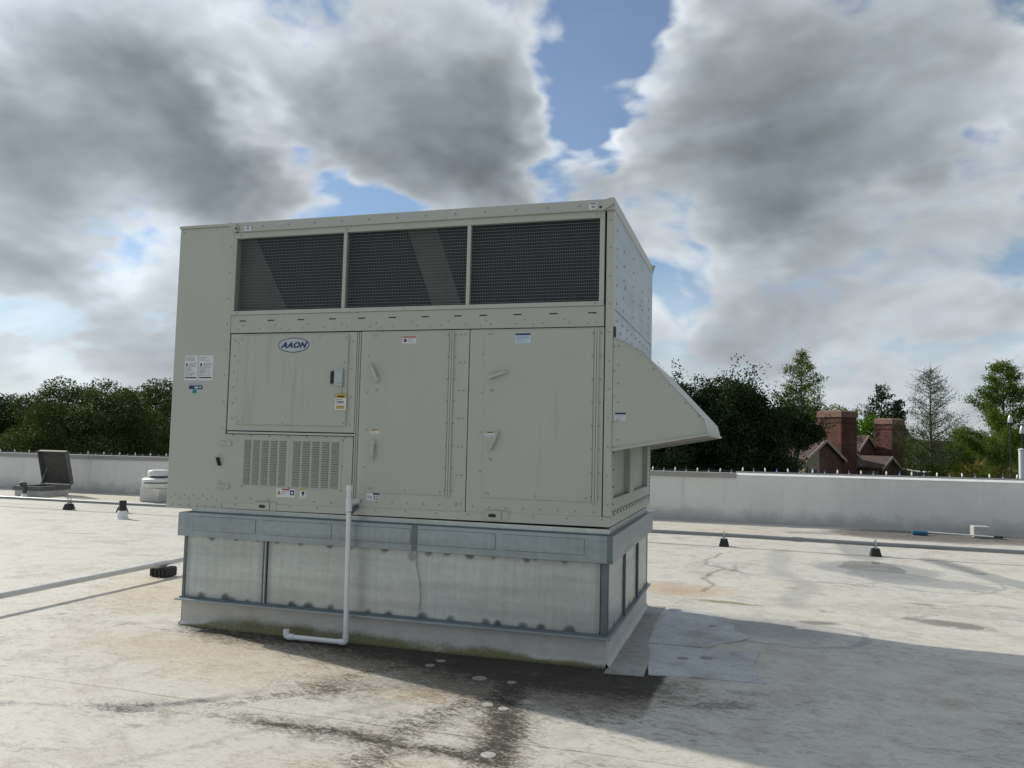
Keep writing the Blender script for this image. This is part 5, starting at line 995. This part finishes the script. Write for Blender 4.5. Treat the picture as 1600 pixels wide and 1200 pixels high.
# far brick apartments
AP = thing('apartment_building', (19.5, 78, GZ), 'distant brown brick apartment building glimpsed under the right-hand trees', 'building'); AP.rotation_euler.z = rad(-8); BASE[AP] = Vector((0, 0, 0))
MB().box(-9, 10, 0, 9, 0, 6.4).build('wall', BRICKB, AP)
MB().prism([(-0.6, 6.4), (9.6, 6.4), (4.5, 8.0)], 'x', -9.5, 10.5).build('roof', SHING, AP)
for i in range(8):
    x = -8.2+i*2.35
    for z in (1.2, 3.9):
        w = MB().box(x, x+1.0, -0.08, -0.002, z, z+1.9).build('window', TRIM, AP); BASE[w] = Vector((0, 0, 0)); MB().box(x+.1, x+.46, -0.1, -0.081, z+.1, z+1.8).build('pane', PANE, w); MB().box(x+.54, x+.9, -0.1, -0.081, z+.1, z+1.8).build('pane', PANE, w)
    MB().box(x+1.5, x+1.72, -1.2, -1.0, 0, 5.89).build('column', WHITE, AP)
MB().box(-9, 10, -1.25, -0.11, 5.9, 6.2).build('balcony', TRIM, AP); MB().box(-9, 10, -1.25, -0.11, 3.3, 3.5).build('balcony', TRIM, AP)
B2 = thing('brick_building', (17.2, 50.5, GZ), 'orange brick building corner at the lower right behind the trees', 'building'); B2.rotation_euler.z = rad(-10); BASE[B2] = Vector((0, 0, 0))
MB().box(-2.2, 5, 0, 6, 0, 6.3).build('wall', BRICK, B2); MB().prism([(-0.5, 6.3), (6.5, 6.3), (3, 8.0)], 'x', -2.6, 5.4).build('roof', SHING, B2)
for x in (-1.6, -0.2, 1.2): w = MB().box(x, x+.8, -.06, -.002, 4.3, 5.7).build('window', WHITE, B2); BASE[w] = Vector((0, 0, 0)); MB().box(x+.08, x+.72, -.08, -.061, 4.38, 5.62).build('pane', PANE, w)
# volleyball net
VN = thing('volleyball_net', (9.7, 41.5, GZ), 'volleyball net with white tapes strung on posts below the bare cypress', 'net'); BASE[VN] = Vector((0, 0, 0))
a, b_ = Vector((-0.75, 2.55, 0)), Vector((0.62, -1.85, 0)); z0, z1 = 5.25, 6.05
def strip(za0, za1, sag=0.0, n=10):
    mb = MB()
    for i in range(n):
        t0, t1 = i/n, (i+1)/n; p0, p1 = a+(b_-a)*t0, a+(b_-a)*t1; s0, s1 = sag*4*t0*(1-t0), sag*4*t1*(1-t1); w = Vector((0.012, 0.004, 0))
        mb.hexa([p0-w+Vector((0, 0, za0-s0)), p1-w+Vector((0, 0, za0-s1)), p1+w+Vector((0, 0, za0-s1)), p0+w+Vector((0, 0, za0-s0)), p0-w+Vector((0, 0, za1-s0)), p1-w+Vector((0, 0, za1-s1)), p1+w+Vector((0, 0, za1-s1)), p0+w+Vector((0, 0, za1-s0))])
    return mb
strip(z1-.06, z1, .12).build('top_tape', WHITE, VN); strip(z0, z0+.05, .12).build('bottom_tape', WHITE, VN); MB().tube([b_+Vector((0, 0, z0)), b_+Vector((0, 0, z1))], .03, 6).build('side_tape', WHITE, VN)
mb = MB()
for k in range(1, 8): z = z0+(z1-z0)*k/8; s_ = strip(z, z+.012, .12); mb.v, mb.f, mb.mi = mb.v+s_.v, mb.f+[tuple(i+len(mb.v) for i in f) for f in s_.f], mb.mi+s_.mi
for k in range(40): q = a+(b_-a)*(k/40); s_ = .12*4*(k/40)*(1-k/40); mb.tube([q+Vector((0, 0, z0-s_)), q+Vector((0, 0, z1-s_))], .006, 3, False)
tag(mb.build('netting', INK, VN), kind='stuff')
for q in (a-(b_-a)*.03, b_+(b_-a)*.03): MB().tube([q, q+Vector((0, 0, 6.1))], .05, 8).build('post', GREYCAP, VN)
# street lamps, white post
def lamp(x, y_, top, label):
    t = thing('street_lamp', (x, y_, GZ), label, 'street lamp'); BASE[t] = Vector((0, 0, 0)); h = top-GZ
    MB().tube([(0, 0, 0), (0, 0, h-0.30)], [.05, .028], 8).build('pole', plain('black_iron', (0.015, 0.015, 0.015), 0.5) if 'black_iron' not in bpy.data.materials else bpy.data.materials['black_iron'], t)
    MB()._lathe(0, 0, [(0.03, h-0.30), (0.085, h-0.29), (0.088, h-0.20), (0.065, h-0.08), (0.025, h)], 14).build('lamp_head', SILVER, t, True)
lamp(10.39, 29.2, 2.95, 'street lamp with a white bell head, the taller one at far right'); lamp(10.50, 28.2, 2.52, 'street lamp with a white bell head, the lower one at the right edge')
wp = thing('utility_post', (9.1, 23.4, GZ), 'plain white post rising just behind the parapet at the right edge', 'post'); BASE[wp] = Vector((0, 0, 0)); MB().tube([(0, 0, 0), (0, 0, 1.60-GZ)], .075, 12).build('shaft', WHITE, wp, True); MB()._lathe(0, 0, [(.09, 1.601-GZ), (.09, 1.63-GZ), (.03, 1.66-GZ)], 12).build('cap', WHITE, wp, True)
